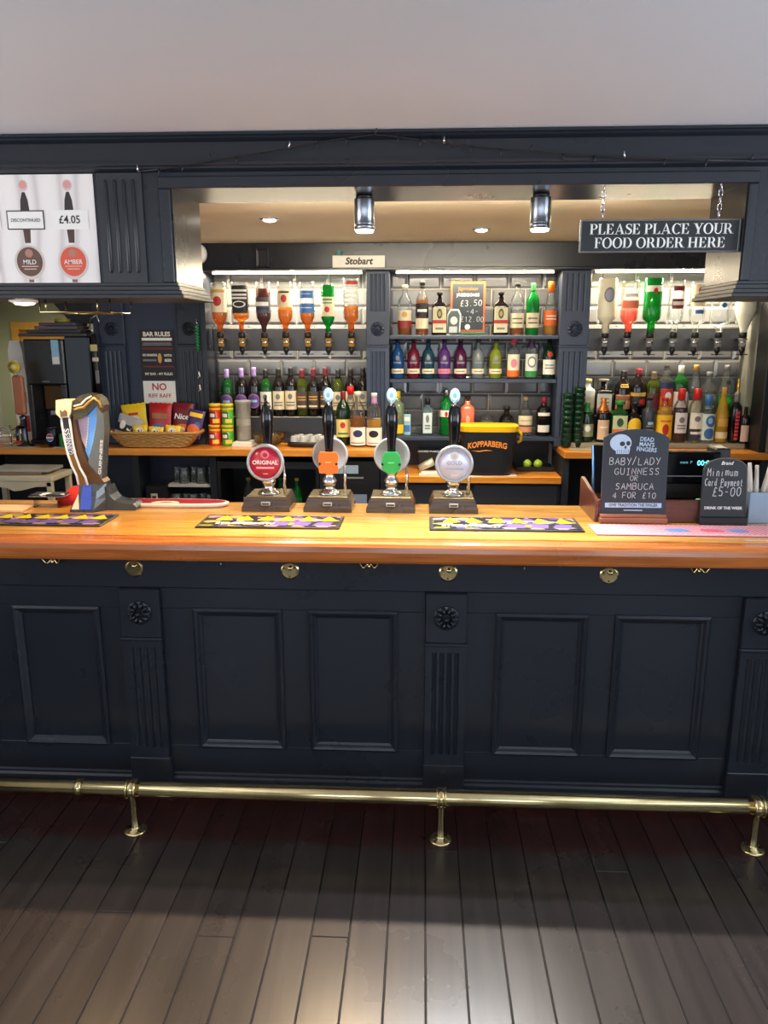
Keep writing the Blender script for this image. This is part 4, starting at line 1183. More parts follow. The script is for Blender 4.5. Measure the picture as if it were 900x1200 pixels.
bottle('small black bottle with pink label at the end of the right counter', 1.893, FY - .04, CZ_ + .031, 0.215, 0.026, 'straight', G_DARK, None, 0, [(.06, .5, 60, pc(216, 190, 170), [])], cap=BK, group=GF)

# ---- stacked dark green glasses by the right pilaster
cup = MB().lathe([(0, 0), (.026, 0), (.029, .012), (.031, .030), (.034, .036), (.034, .052), (.0315, .053), (.028, .012), (0, .006)], 18)
cup_me = cup.mesh('green_glass', glass('dark_green_glass', (.06, .22, .12), 1.0, body=.6, bodycol=(.008, .04, .02)))
for (x, y, n, side) in ((0.862, 4.60, 9, 'left'), (0.928, 4.61, 10, 'right')):
    for k in range(n):
        o = link('green_glass', cup_me, None, (x, y, 1.101 + k * 0.0335))
        where = 'bottom of' if k == 0 else 'top of' if k == n - 1 else '%s from the bottom of' % ('second', 'third', 'fourth', 'fifth', 'sixth', 'seventh', 'eighth', 'ninth')[k - 1]
        tag(o, 'dark green stacking glass, %s the %s stack by the right pilaster' % (where, side), 'glass', 'stacked green glasses')

# ================================================================ CHALK LETTERING
SF = {
    'A': '0,0 2,6 4,0;.9,2.2 3.2,2.2', 'B': '0,0 0,6 2.6,6 3.4,5 3,3.6 0,3.2 3,3 3.8,1.6 2.8,0 0,0', 'C': '3.8,5 2.4,6 .6,5 0,3 .6,1 2.4,0 3.8,1', 'D': '0,0 0,6 2.2,6 3.8,4 3.6,1.6 2,0 0,0',
    'E': '3.6,6 0,6 0,0 3.6,0;0,3 3,3', 'F': '3.6,6 0,6 0,0;0,3 3,3', 'G': '3.6,5 2.2,6 .5,5 0,3 .5,.8 2,0 3.6,.8 3.6,2.6 2.2,2.6', 'I': '2,0 2,6;.8,0 3.2,0;.8,6 3.2,6', 'L': '0,6 0,0 3.4,0',
    'M': '0,0 .3,6 2,2.6 3.7,6 4,0', 'N': '0,0 0,6 3.6,0 3.6,6', 'O': '2,6 .4,5 0,3 .4,1 2,0 3.5,1 4,3 3.5,5 2,6', 'P': '0,0 0,6 2.6,6 3.6,4.8 2.8,3.2 0,3', 'R': '0,0 0,6 2.6,6 3.4,4.8 2.6,3.2 0,3 3.6,0',
    'S': '3.6,5.2 2,6 .4,5.2 .6,3.8 3,2.6 3.4,1 2,0 .2,.8', 'U': '0,6 0,1.4 1,0 2.8,0 3.7,1.4 3.7,6', 'Y': '0,6 2,3.2;4,6 1.6,0', '/': '0,-.6 3,6.8', '4': '3,0 3,6 0,2 4,2', '1': '1,4.8 2.2,6 2.2,0', '0': '2,6 .5,5 .2,3 .5,1 2,0 3.4,1 3.8,3 3.4,5 2,6',
    '5': '3.6,6 .6,6 .4,3.4 2.4,3.6 3.6,2 2.8,.4 .2,.4', '3': '.4,5.4 2,6 3.4,5 2.6,3.4 1.4,3.1 3,2.8 3.6,1.4 2.2,0 .2,.6', '2': '.3,5 1.6,6 3.2,5.2 2.8,3.4 .2,0 3.8,0', '-': '.6,3 3,3', '.': '1.6,0 2,.4', '£': '3.6,5 2.6,6 1.6,5 1.6,2.4 .4,0 3.8,0;.4,2.8 3,2.8',
    'm': '0,0 0,3.6 1.2,3.8 1.8,3 1.8,0 1.8,3 3,3.8 3.8,3 3.8,0', 'i': '1.4,0 1.4,3.6;1.3,5 1.6,5.2', 'n': '.4,0 .4,3.6 2,3.9 3,3 3,0', 'u': '.4,3.6 .4,.8 1.6,0 3,.8 3,3.6 3.1,0', 'c': '3,3.2 1.6,3.8 .4,2.6 .6,.6 2,0 3.2,.6', 'a': '3,3.2 1.6,3.8 .4,2.4 .8,.2 2.2,.2 3,1.8 3,3.6 3.2,0',
    'r': '.6,0 .6,3.6 1.6,3.8 2.8,3.4', 'd': '3,3 1.6,3.6 .4,2.4 .8,.2 2.2,.2 3,1.6 3,6 3,0', 'y': '.4,3.6 1.6,.8;3.2,3.6 1,-2', 'e': '.4,2 3,2.2 2.4,3.6 1,3.6 .3,1.8 1.2,0 3,.4', 't': '1.6,5.4 1.6,.8 2.4,0 3.2,.4;.4,3.6 3,3.6', 'o': '1.8,3.7 .5,2.6 .5,1 1.8,0 3,1 3,2.6 1.8,3.7', 'B_': '',
}


def chalk(body, x, z, h, w, y, jit=0.1, slant=0.05):
    """hand-written chalk strokes, centred at x with baseline z; h is capital height, w the advance"""
    m = MB()
    cx = x - w * len(body) / 2
    for ch in body:
        if ch in SF and SF[ch]:
            dz = random.uniform(-jit, jit) * h * 0.5
            for st in SF[ch].split(';'):
                pts = []
                for p in st.split():
                    a, b = (float(v) for v in p.split(','))
                    pts.append((cx + a / 4 * w * 0.72 + b / 6 * h * slant + random.uniform(-.01, .01) * h, z + dz + b / 6 * h + random.uniform(-.015, .015) * h))
                dense = []
                for i in range(len(pts) - 1):
                    dense += [pts[i], ((pts[i][0] + pts[i + 1][0]) / 2, (pts[i][1] + pts[i + 1][1]) / 2)]
                dense.append(pts[-1])
                m.ribbon(dense, h * 0.085, y)
        cx += w
    return m


CHALK = mat('chalk', rgb(196, 200, 204), 0.9, var=0.12, scale=60)
BOARDM = mat('blackboard', rgb(38, 46, 56), 0.6, var=0.12, scale=8)

# ================================================================ SERIF SIGN
def vst(m, pts, ws, y):
    m.ribbon(pts, ws, y)


def serif_letter(m, ch, x, z, h, y):
    """bold roman capital built from stems, hairlines, serifs and bowls; returns its width"""
    S, T, F_ = 0.17, 0.055, 0.05
    q = lambda a, b, c, d: m.rectz(x + a * h, x + c * h, z + b * h, z + d * h, y)

    def para(pts):
        m.add([(x + a * h, y, z + b * h) for a, b in pts], [tuple(range(len(pts)))])

    def arc(cx, cz, rx, rz, a0, a1, tx, tz, n=14):
        vs, fs = [], []
        for i in range(n + 1):
            a = R(a0 + (a1 - a0) * i / n)
            vs.append((x + (cx + rx * math.cos(a)) * h, y, z + (cz + rz * math.sin(a)) * h))
            vs.append((x + (cx + (rx - tx) * math.cos(a)) * h, y, z + (cz + (rz - tz) * math.sin(a)) * h))
        for i in range(n):
            fs.append((2 * i, 2 * i + 2, 2 * i + 3, 2 * i + 1))
        m.add(vs, fs)

    def stem(sx, top=True, bot=True):
        q(sx, 0, sx + S, 1)
        if bot:
            q(sx - .07, 0, sx + S + .07, F_)
        if top:
            q(sx - .07, 1 - F_, sx + S + .07, 1)

    if ch == 'P':
        stem(.08); q(.2, 1 - T, .36, 1); q(.2, .46, .36, .46 + T); arc(.34, .73, .30, .27, -90, 90, .16, T); return .68
    if ch == 'L':
        stem(.08); q(.1, 0, .6, F_); para([(.6, 0), (.63, .3), (.59, .3), (.46, F_)]); return .68
    if ch in 'EF':
        stem(.08); q(.1, 1 - F_, .58, 1); para([(.58, 1), (.6, .74), (.56, .74), (.44, 1 - F_)]); q(.2, .49, .44, .49 + T); q(.42, .38, .46, .65)
        if ch == 'E':
            q(.1, 0, .6, F_); para([(.6, 0), (.64, .3), (.6, .3), (.46, F_)])
        return .70 if ch == 'E' else .64
    if ch == 'A':
        para([(.10, 0), (.15, 0), (.42, .86), (.40, 1)]); para([(.36, 1), (.46, 1), (.80, 0), (.60, 0)]); q(.2, .28, .62, .28 + T); q(0, 0, .26, F_); q(.52, 0, .88, F_); return .88
    if ch == 'S':
        vst(m, [(x + a * h, z + b * h) for a, b in ((.52, .76), (.46, .92), (.30, .97), (.14, .90), (.10, .74), (.20, .60), (.36, .50), (.49, .38), (.50, .22), (.40, .07), (.25, .03), (.10, .10), (.05, .27))], [w * h for w in (.03, .05, .06, .10, .14, .17, .18, .17, .14, .10, .06, .05, .03)], y)
        q(.50, .68, .54, .98); q(.03, .02, .07, .34); return .60
    if ch == 'C':
        arc(.43, .5, .40, .52, 42, 318, .17, T); q(.70, .66, .74, 1.0); return .80
    if ch == 'O':
        arc(.42, .5, .41, .52, 0, 360, .17, T, 24); return .86
    if ch == 'D':
        stem(.08); q(.2, 1 - T, .36, 1); q(.2, 0, .36, T); arc(.34, .5, .44, .50, -90, 90, .17, T); return .82
    if ch == 'R':
        stem(.08); q(.2, 1 - T, .36, 1); q(.2, .47, .36, .47 + T); arc(.34, .735, .30, .265, -90, 90, .16, T); para([(.34, .5), (.52, .5), (.78, 0), (.58, 0)]); q(.56, 0, .86, F_); return .82
    if ch == 'U':
        q(.08, .3, .25, 1); q(.0, 1 - F_, .34, 1); q(.62, .3, .68, 1); q(.53, 1 - F_, .77, 1); arc(.38, .32, .30, .34, 180, 360, .11, .09); return .80
    if ch == 'Y':
        para([(.05, 1), (.26, 1), (.48, .48), (.32, .40)]); para([(.66, 1), (.72, 1), (.48, .40), (.42, .48)]); q(.32, 0, .49, .46); q(.24, 0, .57, F_); q(-.02, 1 - F_, .34, 1); q(.55, 1 - F_, .82, 1); return .80
    if ch == 'H':
        stem(.08); stem(.58); q(.2, .48, .6, .48 + T); return .90
    return .3


def serif_line(body, xc, z, h, y, parent, m, wfit):
    widths = []
    for ch in body:
        widths.append(serif_letter(MB(), ch, 0, 0, 1, 0))
    tot = sum(widths)
    k = wfit / (tot * h)
    cx = xc - wfit / 2
    for ch, w in zip(body, widths):
        if ch != ' ':
            g = MB()
            serif_letter(g, ch, 0, 0, h, 0)
            g.v = [(cx + v[0] * k, y, z + v[2]) for v in g.v]
            g.build('letter', m, parent, fix=False)
        cx += w * h * k


sg = thing('hanging_sign', 'black hanging sign with white capitals asking for food orders, on two chains', 'sign', (0.793, 2.775, 2.021))
MB().box(-.265, .265, -.006, .006, 0, .106, .002).build('board', mat('sign_black', rgb(22, 24, 26), .4), sg)
frame_mould(sg, -.265, .265, 0, .106, -.0055, mat('sign_edge', rgb(110, 112, 116), .5), .006, 'sign_border').scale = (1, 1, 1)
serif_line('PLEASE PLACE YOUR', 0.004, .058, .034, -.0075, sg, WHITE, .475)
serif_line('FOOD ORDER HERE', 0.002, .014, .034, -.0075, sg, WHITE, .435)
for cx in (-.192, .192):
    n = 5
    for k in range(n):
        zc = .110 + (k + .5) * .0222
        pts = []
        for i in range(12):
            a = 2 * PI * i / 12
            u, v = .0065 * math.cos(a), .0145 * math.sin(a)
            pts.append((cx + (u if k % 2 else 0), (0 if k % 2 else u), zc + v))
        MB().tube(pts, .0018, 6, closed=True).build('chain_link', CHROME, sg)

# ================================================================ POSTER ON THE CANOPY
ps = thing('price_poster', 'white beer price poster with pump handle pictures on the left canopy box', 'poster', (0, 2.7485, 0))
MB().box(-1.66, -1.127, -.0015, .0005, 1.927, 2.282).build('sheet', patmat('poster_paper', [rgb(236, 232, 230), rgb(232, 226, 224), rgb(206, 200, 200), rgb(234, 230, 228)], 2.2, .45, (1.0, 1.0, 1.6), 'wave'), ps)
for (x, col, nm, card, ct) in ((-1.218, pc(214, 84, 60), 'AMBER', '£4.05', .024), (-1.373, pc(96, 68, 56), 'MILD', 'DISCONTINUED', .0150), (-1.528, pc(206, 160, 60), 'GOLD', '£4.05', .024)):
    MB().disc(x, 2.247, .017, .019, -.0020).build('badge_ring', pc(206, 190, 190), ps)
    MB().disc(x, 2.249, .013, .013, -.0024).build('badge_centre', pc(216, 150, 146), ps)
    MB().add([(x - .005, -.0020, 2.226), (x + .005, -.0020, 2.226), (x + .013, -.0020, 2.20), (x + .016, -.0020, 2.165), (x - .016, -.0020, 2.165), (x - .013, -.0020, 2.20)], [(0, 1, 2, 3, 4, 5)]).build('handle_print', pc(46, 38, 38), ps)
    MB().add([(x - .013, -.0020, 2.104), (x + .013, -.0020, 2.104), (x + .010, -.0020, 2.060), (x - .010, -.0020, 2.060)], [(0, 1, 2, 3)]).build('handle_print', pc(74, 50, 44), ps)
    MB().rectz(x - .009, x + .009, 1.929, 1.95, -.0020).build('neck_print', pc(130, 90, 80), ps)
    MB().disc(x, 1.996, .054, .058, -.0022, 32).build('clip_ring', pc(206, 196, 190), ps)
    MB().disc(x, 1.998, .046, .049, -.0026, 32).build('clip_face', col, ps)
    e = MB().disc(x, 2.026, .014, .014, -.0030, 16).build('crest_print', pc(170, 120, 104), ps)
    text(nm, .021, WHITE, ps, (x, -.0032, 1.990), bold=.008)
    MB().rectz(x - .030, x + .030, 1.981, 1.984, -.0030).build('small_print', pc(216, 180, 160), ps)
    MB().rectz(x - .022, x + .022, 1.972, 1.975, -.0030).build('small_print', pc(216, 180, 160), ps)
    c = MB()
    c.rectz(x - .066, x + .066, 2.104, 2.167, -.0034)
    if card.startswith('D'):
        c.build('price_card', pc(60, 54, 58), ps)
        MB().rectz(x - .062, x + .062, 2.108, 2.163, -.0038).build('price_card', WHITE, ps)
    else:
        c.build('price_card', WHITE, ps)
    text(card, ct if ct < .02 else .036, pc(40, 38, 42), ps, (x, -.0042, 2.130 if ct < .02 else 2.124), bold=.015, wx=.95)

# ================================================================ STRING LIGHTS ON THE FASCIA
sl = thing('string_light', 'thin black string light cable swagged across the canopy fascia', 'string lights', (0, 2.718, 0))
pth = [(-0.957, 2.282), (-0.85, 2.292), (-0.707, 2.313), (-0.58, 2.330), (-0.447, 2.350), (-0.30, 2.372), (-0.162, 2.388), (-0.05, 2.374), (0.063, 2.358), (0.2, 2.343), (0.343, 2.330), (0.5, 2.318), (0.648, 2.308), (0.841, 2.300), (1.05, 2.296)]
MB().tube([(x, 0, z) for x, z in pth], .0026, 6).build('cable', BLACKP, sl)
for k in range(22):
    u = k / 21 * (len(pth) - 1.001)
    i = int(u)
    x = pth[i][0] + (pth[i + 1][0] - pth[i][0]) * (u - i)
    z = pth[i][1] + (pth[i + 1][1] - pth[i][1]) * (u - i)
    a = random.uniform(-.5, .5)
    d = -1 if k % 3 else 1
    MB().tube([(x, -.002, z), (x + .008 * a, -.004, z + d * .010), (x + .014 * a, -.005, z + d * .021)], [.0032, .0032, .0016], 6).build('bulb', BLACKP if k % 6 else CHROME, sl)

# ================================================================ BEER PUMPS
PLINTH = woodmat('pump_plinth_wood', rgb(50, 40, 36), rgb(84, 70, 58), 'x', .25, .6)
BADGE = pc(160, 200, 226, .3)


def pump(x, lab, kind):
    t = thing('beer_pump', lab, 'beer pump', (x, 3.10, 1.0505), group='hand pull beer pumps')
    b, tp = .098, .080
    vs = [(-b, -.088, 0), (b, -.088, 0), (b, .088, 0), (-b, .088, 0), (-b, -.088, .018), (b, -.088, .018), (b, .088, .018), (-b, .088, .018), (-tp, -.066, .058), (tp, -.066, .058), (tp, .082, .062), (-tp, .082, .062)]
    MB().add(vs, [(3, 2, 1, 0), (0, 1, 5, 4), (1, 2, 6, 5), (2, 3, 7, 6), (3, 0, 4, 7), (4, 5, 9, 8), (5, 6, 10, 9), (6, 7, 11, 10), (7, 4, 8, 11), (8, 9, 10, 11)]).build('plinth', PLINTH, t)
    MB().add([(-tp + .004, -.062, .0590), (tp - .004, -.062, .0590), (tp - .004, .078, .0625), (-tp + .004, .078, .0625)], [(0, 1, 2, 3)]).build('top_plate', mat('plinth_top', rgb(122, 106, 72), .2, metal=.3), t)
    MB().box(-tp, tp, -.068, -.064, .056, .061, .001).build('plinth_edge', mat('aged_brass', rgb(150, 130, 88), .35, metal=.8), t)
    pl = MB().box(-.018, .018, -.090, -.080, .026, .040, .001).build('maker_plate', pc(176, 170, 160), t)
    MB().box(-.014, .014, -.0912, -.0902, .0295, .0365).build('plate_print', pc(70, 66, 62), pl)
    MB().lathe([(0, .060), (.046, .060), (.047, .066), (.036, .072), (.024, .080), (.020, .090), (.026, .100), (.031, .112), (.026, .126), (.018, .136), (.022, .146), (.030, .158), (.030, .172), (.022, .186), (.016, .200), (.016, .232), (0, .236)], 20).build('chrome_column', CHROME, t)
    MB().tube([(.062, .015, .060), (.064, .015, .130), (.060, .012, .172)], [.0075, .0065, .005], 10).build('side_pin', CHROME, t)
    hz = .228
    hp = [(.0165, 0), (.0165, .02), (.019, .06), (.0245, .105), (.0265, .135), (.025, .165), (.018, .190), (.011, .202)]
    MB().lathe([(0, hz - .004)] + [(r_, hz + z_) for r_, z_ in hp] + [(0, hz + .206)], 20).build('handle', BLACKG, t)
    if kind != 'red':
        bd = MB().lathe([(0, -.004), (.9, -.004), (1, -.001), (1, .004), (0, .004)], 24, (0, 0, 0), 'y')
        bd.v = [(v[0] * .0205, v[1], hz + .235 + v[2] * .0295) for v in bd.v]
        bo = bd.build('handle_badge', BADGE, t)
        e = MB().disc(0, hz + .235, .013, .018, -.0048).build('badge_crest', pc(206, 226, 240), bo)
        MB().disc(0, hz + .236, .008, .011, -.0052).build('badge_crest', pc(120, 170, 206), bo)
        MB().lathe([(.010, hz + .198), (.006, hz + .206), (.005, hz + .212)], 12).build('badge_stem', CHROME, t)
    else:
        MB().tube([(0, 0, hz + .198), (-.004, 0, hz + .215), (.000, 0, hz + .234)], [.010, .006, .003], 10).build('handle_tip', BLACKG, t)
    # pump clip disc in front of the column
    cz, cy = .197, -.062
    if kind in ('red', 'silver'):
        c = MB().lathe([(0, .008), (.074, .008), (.077, .004), (.076, -.004), (.066, -.007), (.064, -.003), (0, -.003)], 40, (0, cy, cz), 'y').build('clip_ring', mat('clip_ring_metal', rgb(168, 174, 182), .3, metal=.7), t)
        MB().lathe([(0, -.0045), (.063, -.0045), (.063, -.003)], 40, (0, cy, cz), 'y').build('clip_face', mat('crimson_face', rgb(176, 28, 56), .3, var=.03) if kind == 'red' else mat('lilac_face', rgb(186, 190, 214), .3, var=.03), c)
        MB().disc(0, cz + .034, .018, .017, cy - .0050).build('crest_print', pc(210, 120, 130) if kind == 'red' else pc(200, 196, 190), c)
        MB().disc(0, cz + .032, .010, .009, cy - .0054).build('crest_print', MATS['crimson_face'] if kind == 'red' else pc(170, 176, 196), c)
        if kind == 'red':
            text('ORIGINAL', .0225, WHITE, c, (0, cy - .0056, cz - .006), bold=.02)
            MB().rectz(-.036, .036, cz - .024, cz - .016, cy - .0052).build('small_print', pc(226, 160, 176), c)
        else:
            text('GOLD', .022, pc(150, 146, 130), c, (0, cy - .0056, cz - .002), bold=.01)
            MB().rectz(-.036, .036, cz - .022, cz - .017, cy - .0052).build('small_print', pc(150, 150, 176), c)
        MB().rectz(-.010, .010, cz - .046, cz - .043, cy - .0052).build('small_print', pc(220, 190, 196), c)
    else:
        c = MB().lathe([(0, .004), (.072, .004), (.075, .0), (.072, -.004), (.066, -.005), (.063, -.002), (0, -.002)], 40, (0, .028, cz + .020), 'y').build('clip_ring', mat('clear_clip', rgb(176, 178, 176), .25, var=.05), t)
        col = mat('orange_cover', rgb(238, 112, 26), .45) if kind == 'orange' else mat('green_cover', rgb(34, 164, 74), .45)
        poly = []
        if kind == 'orange':
            poly = [(-.036, -.052), (.036, -.052), (.040, -.03), (.036, -.012), (.040, 0), (.040, .020), (.034, .034), (-.034, .034), (-.040, .020), (-.040, 0), (-.036, -.012), (-.040, -.03)]
        else:
            poly = [(-.016, -.050), (.016, -.050), (.036, -.034), (.040, -.012), (.036, .016), (.024, .036), (-.024, .036), (-.036, .016), (-.040, -.012), (-.036, -.034)]
        cv = MB().prism([(a, cz + b_ + .006) for a, b_ in poly], -.040, -.020, 'xz').build('clip_cover', col, t)
        for s in (-1, 1):
            MB().lathe([(0, -.0430), (.0055, -.0425), (.0055, -.038)], 10, (s * .034, 0, cz - .006), 'y').build('cover_stud', BLACKP, cv)
        MB().rectz(-.012, .012, cz - .002, cz + .002, -.0408).build('cover_print', pc(250, 190, 140) if kind == 'orange' else pc(140, 220, 150), cv)


pump(-.628, 'beer pump with a round crimson clip, leftmost of the four hand pulls', 'red')
pump(-.376, 'beer pump with an orange cover over its clear clip', 'orange')
pump(-.121, 'beer pump with a green cover over its clear clip', 'green')
pump(.132, 'beer pump with a round pale silver clip, rightmost of the four hand pulls', 'silver')

# ================================================================ HARP SHAPED STOUT FOUNTAIN
hf = thing('stout_fountain', 'harp shaped stout fountain with white edged column and blue lit strings', 'beer fountain', (-1.34, 3.03, 1.0505))
DGREY = mat('fountain_grey', rgb(78, 82, 84), .28, metal=.5, var=.1)
BRONZE = mat('fountain_bronze', rgb(150, 108, 56), .3, metal=.6, var=.2, scale=8)
HWHITE = mat('fountain_white', rgb(234, 232, 236), .3)
SILV = mat('fountain_silver', rgb(150, 154, 150), .25, metal=.8)


def along(body, size, m, pts, yy, parent, lift):
    """lettering running upwards along a polyline given bottom to top"""
    me = text_mesh(body, size, bold=.015)
    xs = [v.co.x for v in me.vertices]
    x0, x1 = min(xs), max(xs)
    for v in me.vertices:
        k = (v.co.x - x0) / (x1 - x0) * (len(pts) - 1.0001)
        a = int(k)
        f = k - a
        dx, dz = pts[a + 1][0] - pts[a][0], pts[a + 1][1] - pts[a][1]
        l_ = math.hypot(dx, dz)
        nx, nz = -dz / l_, dx / l_
        w_ = v.co.z - lift
        v.co = (pts[a][0] + dx * f + nx * w_, yy, pts[a][1] + dz * f + nz * w_)
    me.materials.clear()
    me.materials.append(m)
    return link('lettering', me, parent)


lcol = [(-.090, .382), (-.089, .345), (-.085, .294), (-.078, .236), (-.065, .185), (-.049, .147), (-.044, .107)]
rcol = [(-.058, .382), (-.054, .327), (-.052, .278), (-.046, .228), (-.032, .177), (-.013, .139), (-.007, .107)]
MB().prism(lcol + rcol[::-1], -.036, .03, 'xz').build('front_column', BRONZE, hf)
ucol = lcol[:4] + rcol[:4][::-1]
MB().prism(ucol, -.0375, -.036, 'xz').build('dark_inlay', mat('column_dark', rgb(40, 38, 44), .3), hf)
for e in (lcol, rcol):
    MB().tube([(x, -.038, z) for x, z in e], .0046, 8).build('white_edge', HWHITE, hf)
mid = [((a[0] + b[0]) / 2, (a[1] + b[1]) / 2) for a, b in zip(lcol, rcol)]
along('GUINNESS', .029, mat('letter_blue', rgb(214, 226, 246), .4), [mid[3], ((mid[3][0] + mid[2][0]) / 2, (mid[3][1] + mid[2][1]) / 2), mid[2], (mid[1][0] - .001, mid[1][1])], -.0400, hf, .0100)
MB().prism([(-.102, .448), (-.039, .448), (-.046, .403), (-.058, .381), (-.092, .379), (-.107, .397)], -.046, .034, 'xz').build('column_cap', CREAM, hf)
MB().prism([(-.089, .412), (-.079, .403), (-.068, .412), (-.060, .403), (-.062, .385), (-.089, .383)], -.0475, -.046, 'xz').build('cap_notch', pc(110, 84, 60), hf)
MB().prism([(-.047, .381), (-.039, .369), (-.030, .294), (-.018, .236), (.003, .185), (.042, .139), (.060, .117), (.027, .104), (-.008, .104), (-.016, .139), (-.032, .177), (-.046, .228), (-.052, .278), (-.056, .327)], -.030, .030, 'xz').build('harp_body', mat('fountain_brown', rgb(104, 74, 44), .3, metal=.4, var=.2, scale=8), hf)
sc_ = MB().prism([(-.048, .399), (-.043, .427), (-.035, .446), (-.010, .466), (.020, .474), (.053, .468), (.072, .452), (.081, .427), (.076, .397), (.065, .411), (.054, .431), (.031, .411), (.008, .389), (-.018, .373), (-.038, .369)], -.036, .032, 'xz').build('top_scroll', mat('scroll_grey', rgb(88, 82, 66), .25, metal=.6), hf)
MB().tube([(x, -.037, z) for x, z in ((-.036, .424), (-.022, .428), (-.005, .432), (.018, .453), (.040, .464))], .0036, 8).build('white_line', HWHITE, sc_)
MB().tube([(x, -.037, z) for x, z in ((-.036, .410), (-.018, .416), (.007, .421), (.030, .443), (.050, .456), (.068, .444), (.074, .420))], .0062, 8).build('gold_line', mat('gold_line', rgb(206, 170, 96), .3, metal=.8), sc_)
MB().prism([(-.038, .372), (-.014, .377), (.012, .390), (.003, .308), (-.013, .246), (-.028, .286)], -.008, .006, 'xz').build('lilac_panel', mat('lilac_panel', rgb(206, 186, 210), .4), hf)
lp = MB().prism([(.009, .387), (.054, .431), (.050, .369), (.027, .278), (.000, .198), (-.016, .246), (.001, .308)], -.012, .006, 'xz').build('lit_panel', mat('blue_lit_panel', rgb(90, 150, 214), .3, emit=((.25, .5, 1, 1), .25)), hf)
for k in range(11):
    f = k / 10
    MB().lathe([(0, -.006), (.0035, 0), (0, .006)], 8, (.008 - .018 * f ** 1.3, -.014, .372 - .115 * f)).build('string_peg', HWHITE, lp)
MB().tube([(x, -.013, z) for x, z in ((.050, .420), (.046, .369), (.024, .278), (-.001, .205))], .0042, 8).build('pale_edge', mat('pale_blue', rgb(170, 206, 240), .3), lp)
MB().prism([(.052, .431), (.068, .419), (.077, .397), (.076, .329), (.064, .244), (.048, .125), (.036, .130), (.003, .185), (-.002, .200), (.025, .278), (.048, .369)], -.026, .028, 'xz').build('rear_column', SILV, hf)
along('GUINNESS', .015, HWHITE, [(.040, .150), (.050, .215), (.060, .290)], -.0268, hf, .006)
bm_ = MB()
secs = [(0.0, -.078, .050, .066), (.012, -.076, .052, .064), (.05, -.056, .058, .052), (.08, -.044, .060, .044), (.112, -.045, .058, .034)]
vs, fs = [], []
for (z, xl, xr, dd) in secs:
    for (x, y) in ((xl, -dd), (xr - .03, -dd), (xr, -dd * .3), (xr, dd), (xl, dd)):
        vs.append((x, y, z))
for i in range(len(secs) - 1):
    for k in range(5):
        fs.append((i * 5 + k, i * 5 + (k + 1) % 5, (i + 1) * 5 + (k + 1) % 5, (i + 1) * 5 + k))
fs += [(4, 3, 2, 1, 0), (20, 21, 22, 23, 24)]
bm_.add(vs, fs).build('pedestal', DGREY, hf)
MB().prism([(.045, .0), (.060, .098), (.072, .062), (.090, .040), (.125, .030), (.165, .026), (.180, .014), (.176, 0)], -.02, .07, 'xz').build('drain_lip', DGREY, hf)
MB().add([(-.034, -.0662, .012), (.010, -.0662, .012), (.012, -.0535, .050), (.008, -.0372, .108), (-.026, -.0372, .108), (-.034, -.0535, .050)], [(0, 1, 2, 5), (5, 2, 3, 4)]).build('blue_badge', mat('blue_badge', rgb(60, 84, 190), .3), hf)
MB().add([(-.070, -.0660, .012), (-.038, -.0660, .012), (-.044, -.0465, .074)], [(0, 1, 2)]).build('cream_badge', CREAM, hf)

# ================================================================ BAR MATS, TOWEL, BOARDS ON THE COUNTER
CT = 1.0505
matpat = patmat('bar_mat_print', [rgb(26, 24, 30), rgb(30, 26, 34), rgb(90, 64, 122), rgb(150, 124, 112), rgb(28, 26, 32), rgb(36, 32, 40), rgb(146, 132, 30), rgb(140, 112, 104)], 1.0, .95, (22, 40, 1))
for (x0, x1, y0, y1, lab, tx) in ((-1.70, -1.195, 2.727, 2.915, 'patterned yellow and purple bar runner at the left end of the counter', None), (-.837, -.298, 2.729, 2.925, 'patterned yellow and purple bar runner before the two left pumps', -.66), (.034, .597, 2.731, 2.935, 'patterned yellow and purple bar runner before the rightmost pump', .19)):
    t = thing('bar_runner', lab, 'bar mat', ((x0 + x1) / 2, (y0 + y1) / 2, CT), group='rubber bar runners')
    hx, hy = (x1 - x0) / 2, (y1 - y0) / 2
    MB().box(-hx, hx, -hy, hy, 0, .006, .002).build('rubber_border', BLACKP, t)
    MB().box(-hx + .012, hx - .012, -hy + .012, hy - .012, .006, .0072).build('printed_face', matpat, t)
    n = 6
    for k in range(n):
        cx = -hx + .05 + k * (2 * hx - .08) / (n - .3)
        MB().add([(cx, .01, .0076), (cx + .03, hy - .02, .0076), (cx + .068, .01, .0076), (cx + .05, .0, .0076), (cx + .02, .0, .0076)], [(0, 4, 3, 2, 1)]).build('yellow_arrow', pc(186, 172, 22, .95), t)
        if k > 2 or tx is None:
            MB().add([(cx - .02, -hy + .03, .0076), (cx + .045, -hy + .025, .0076), (cx + .055, -.02, .0076), (cx + .02, -.008, .0076), (cx - .005, -.022, .0076)], [(0, 1, 2, 3, 4)]).build('purple_patch', pc(92, 70, 146, .95), t)
    if tx is not None:
        me = text_mesh('STRONGBOW', .030, bold=.03, wx=1.15)
        me.materials.clear()
        me.materials.append(WHITE)
        for v in me.vertices:
            v.co = (v.co.x, v.co.z * 1.15, 0)
        link('lettering', me, t, (tx - (x0 + x1) / 2, -hy + .04, .0082))
t = thing('bar_towel', 'pink checked bar towel at the right end of the counter before the chalkboards', 'bar towel', (1.05, 2.772, CT))
MB().box(-.42, .42, -.075, .075, 0, .005, .002).build('cloth', patmat('pink_check', [rgb(196, 104, 116), rgb(220, 168, 172)], 110, .9, (1, 1, 0.001), 'check'), t)
MB().box(-.42, .42, -.078, -.066, .0005, .0058, .002).build('hem', pc(220, 160, 172), t)
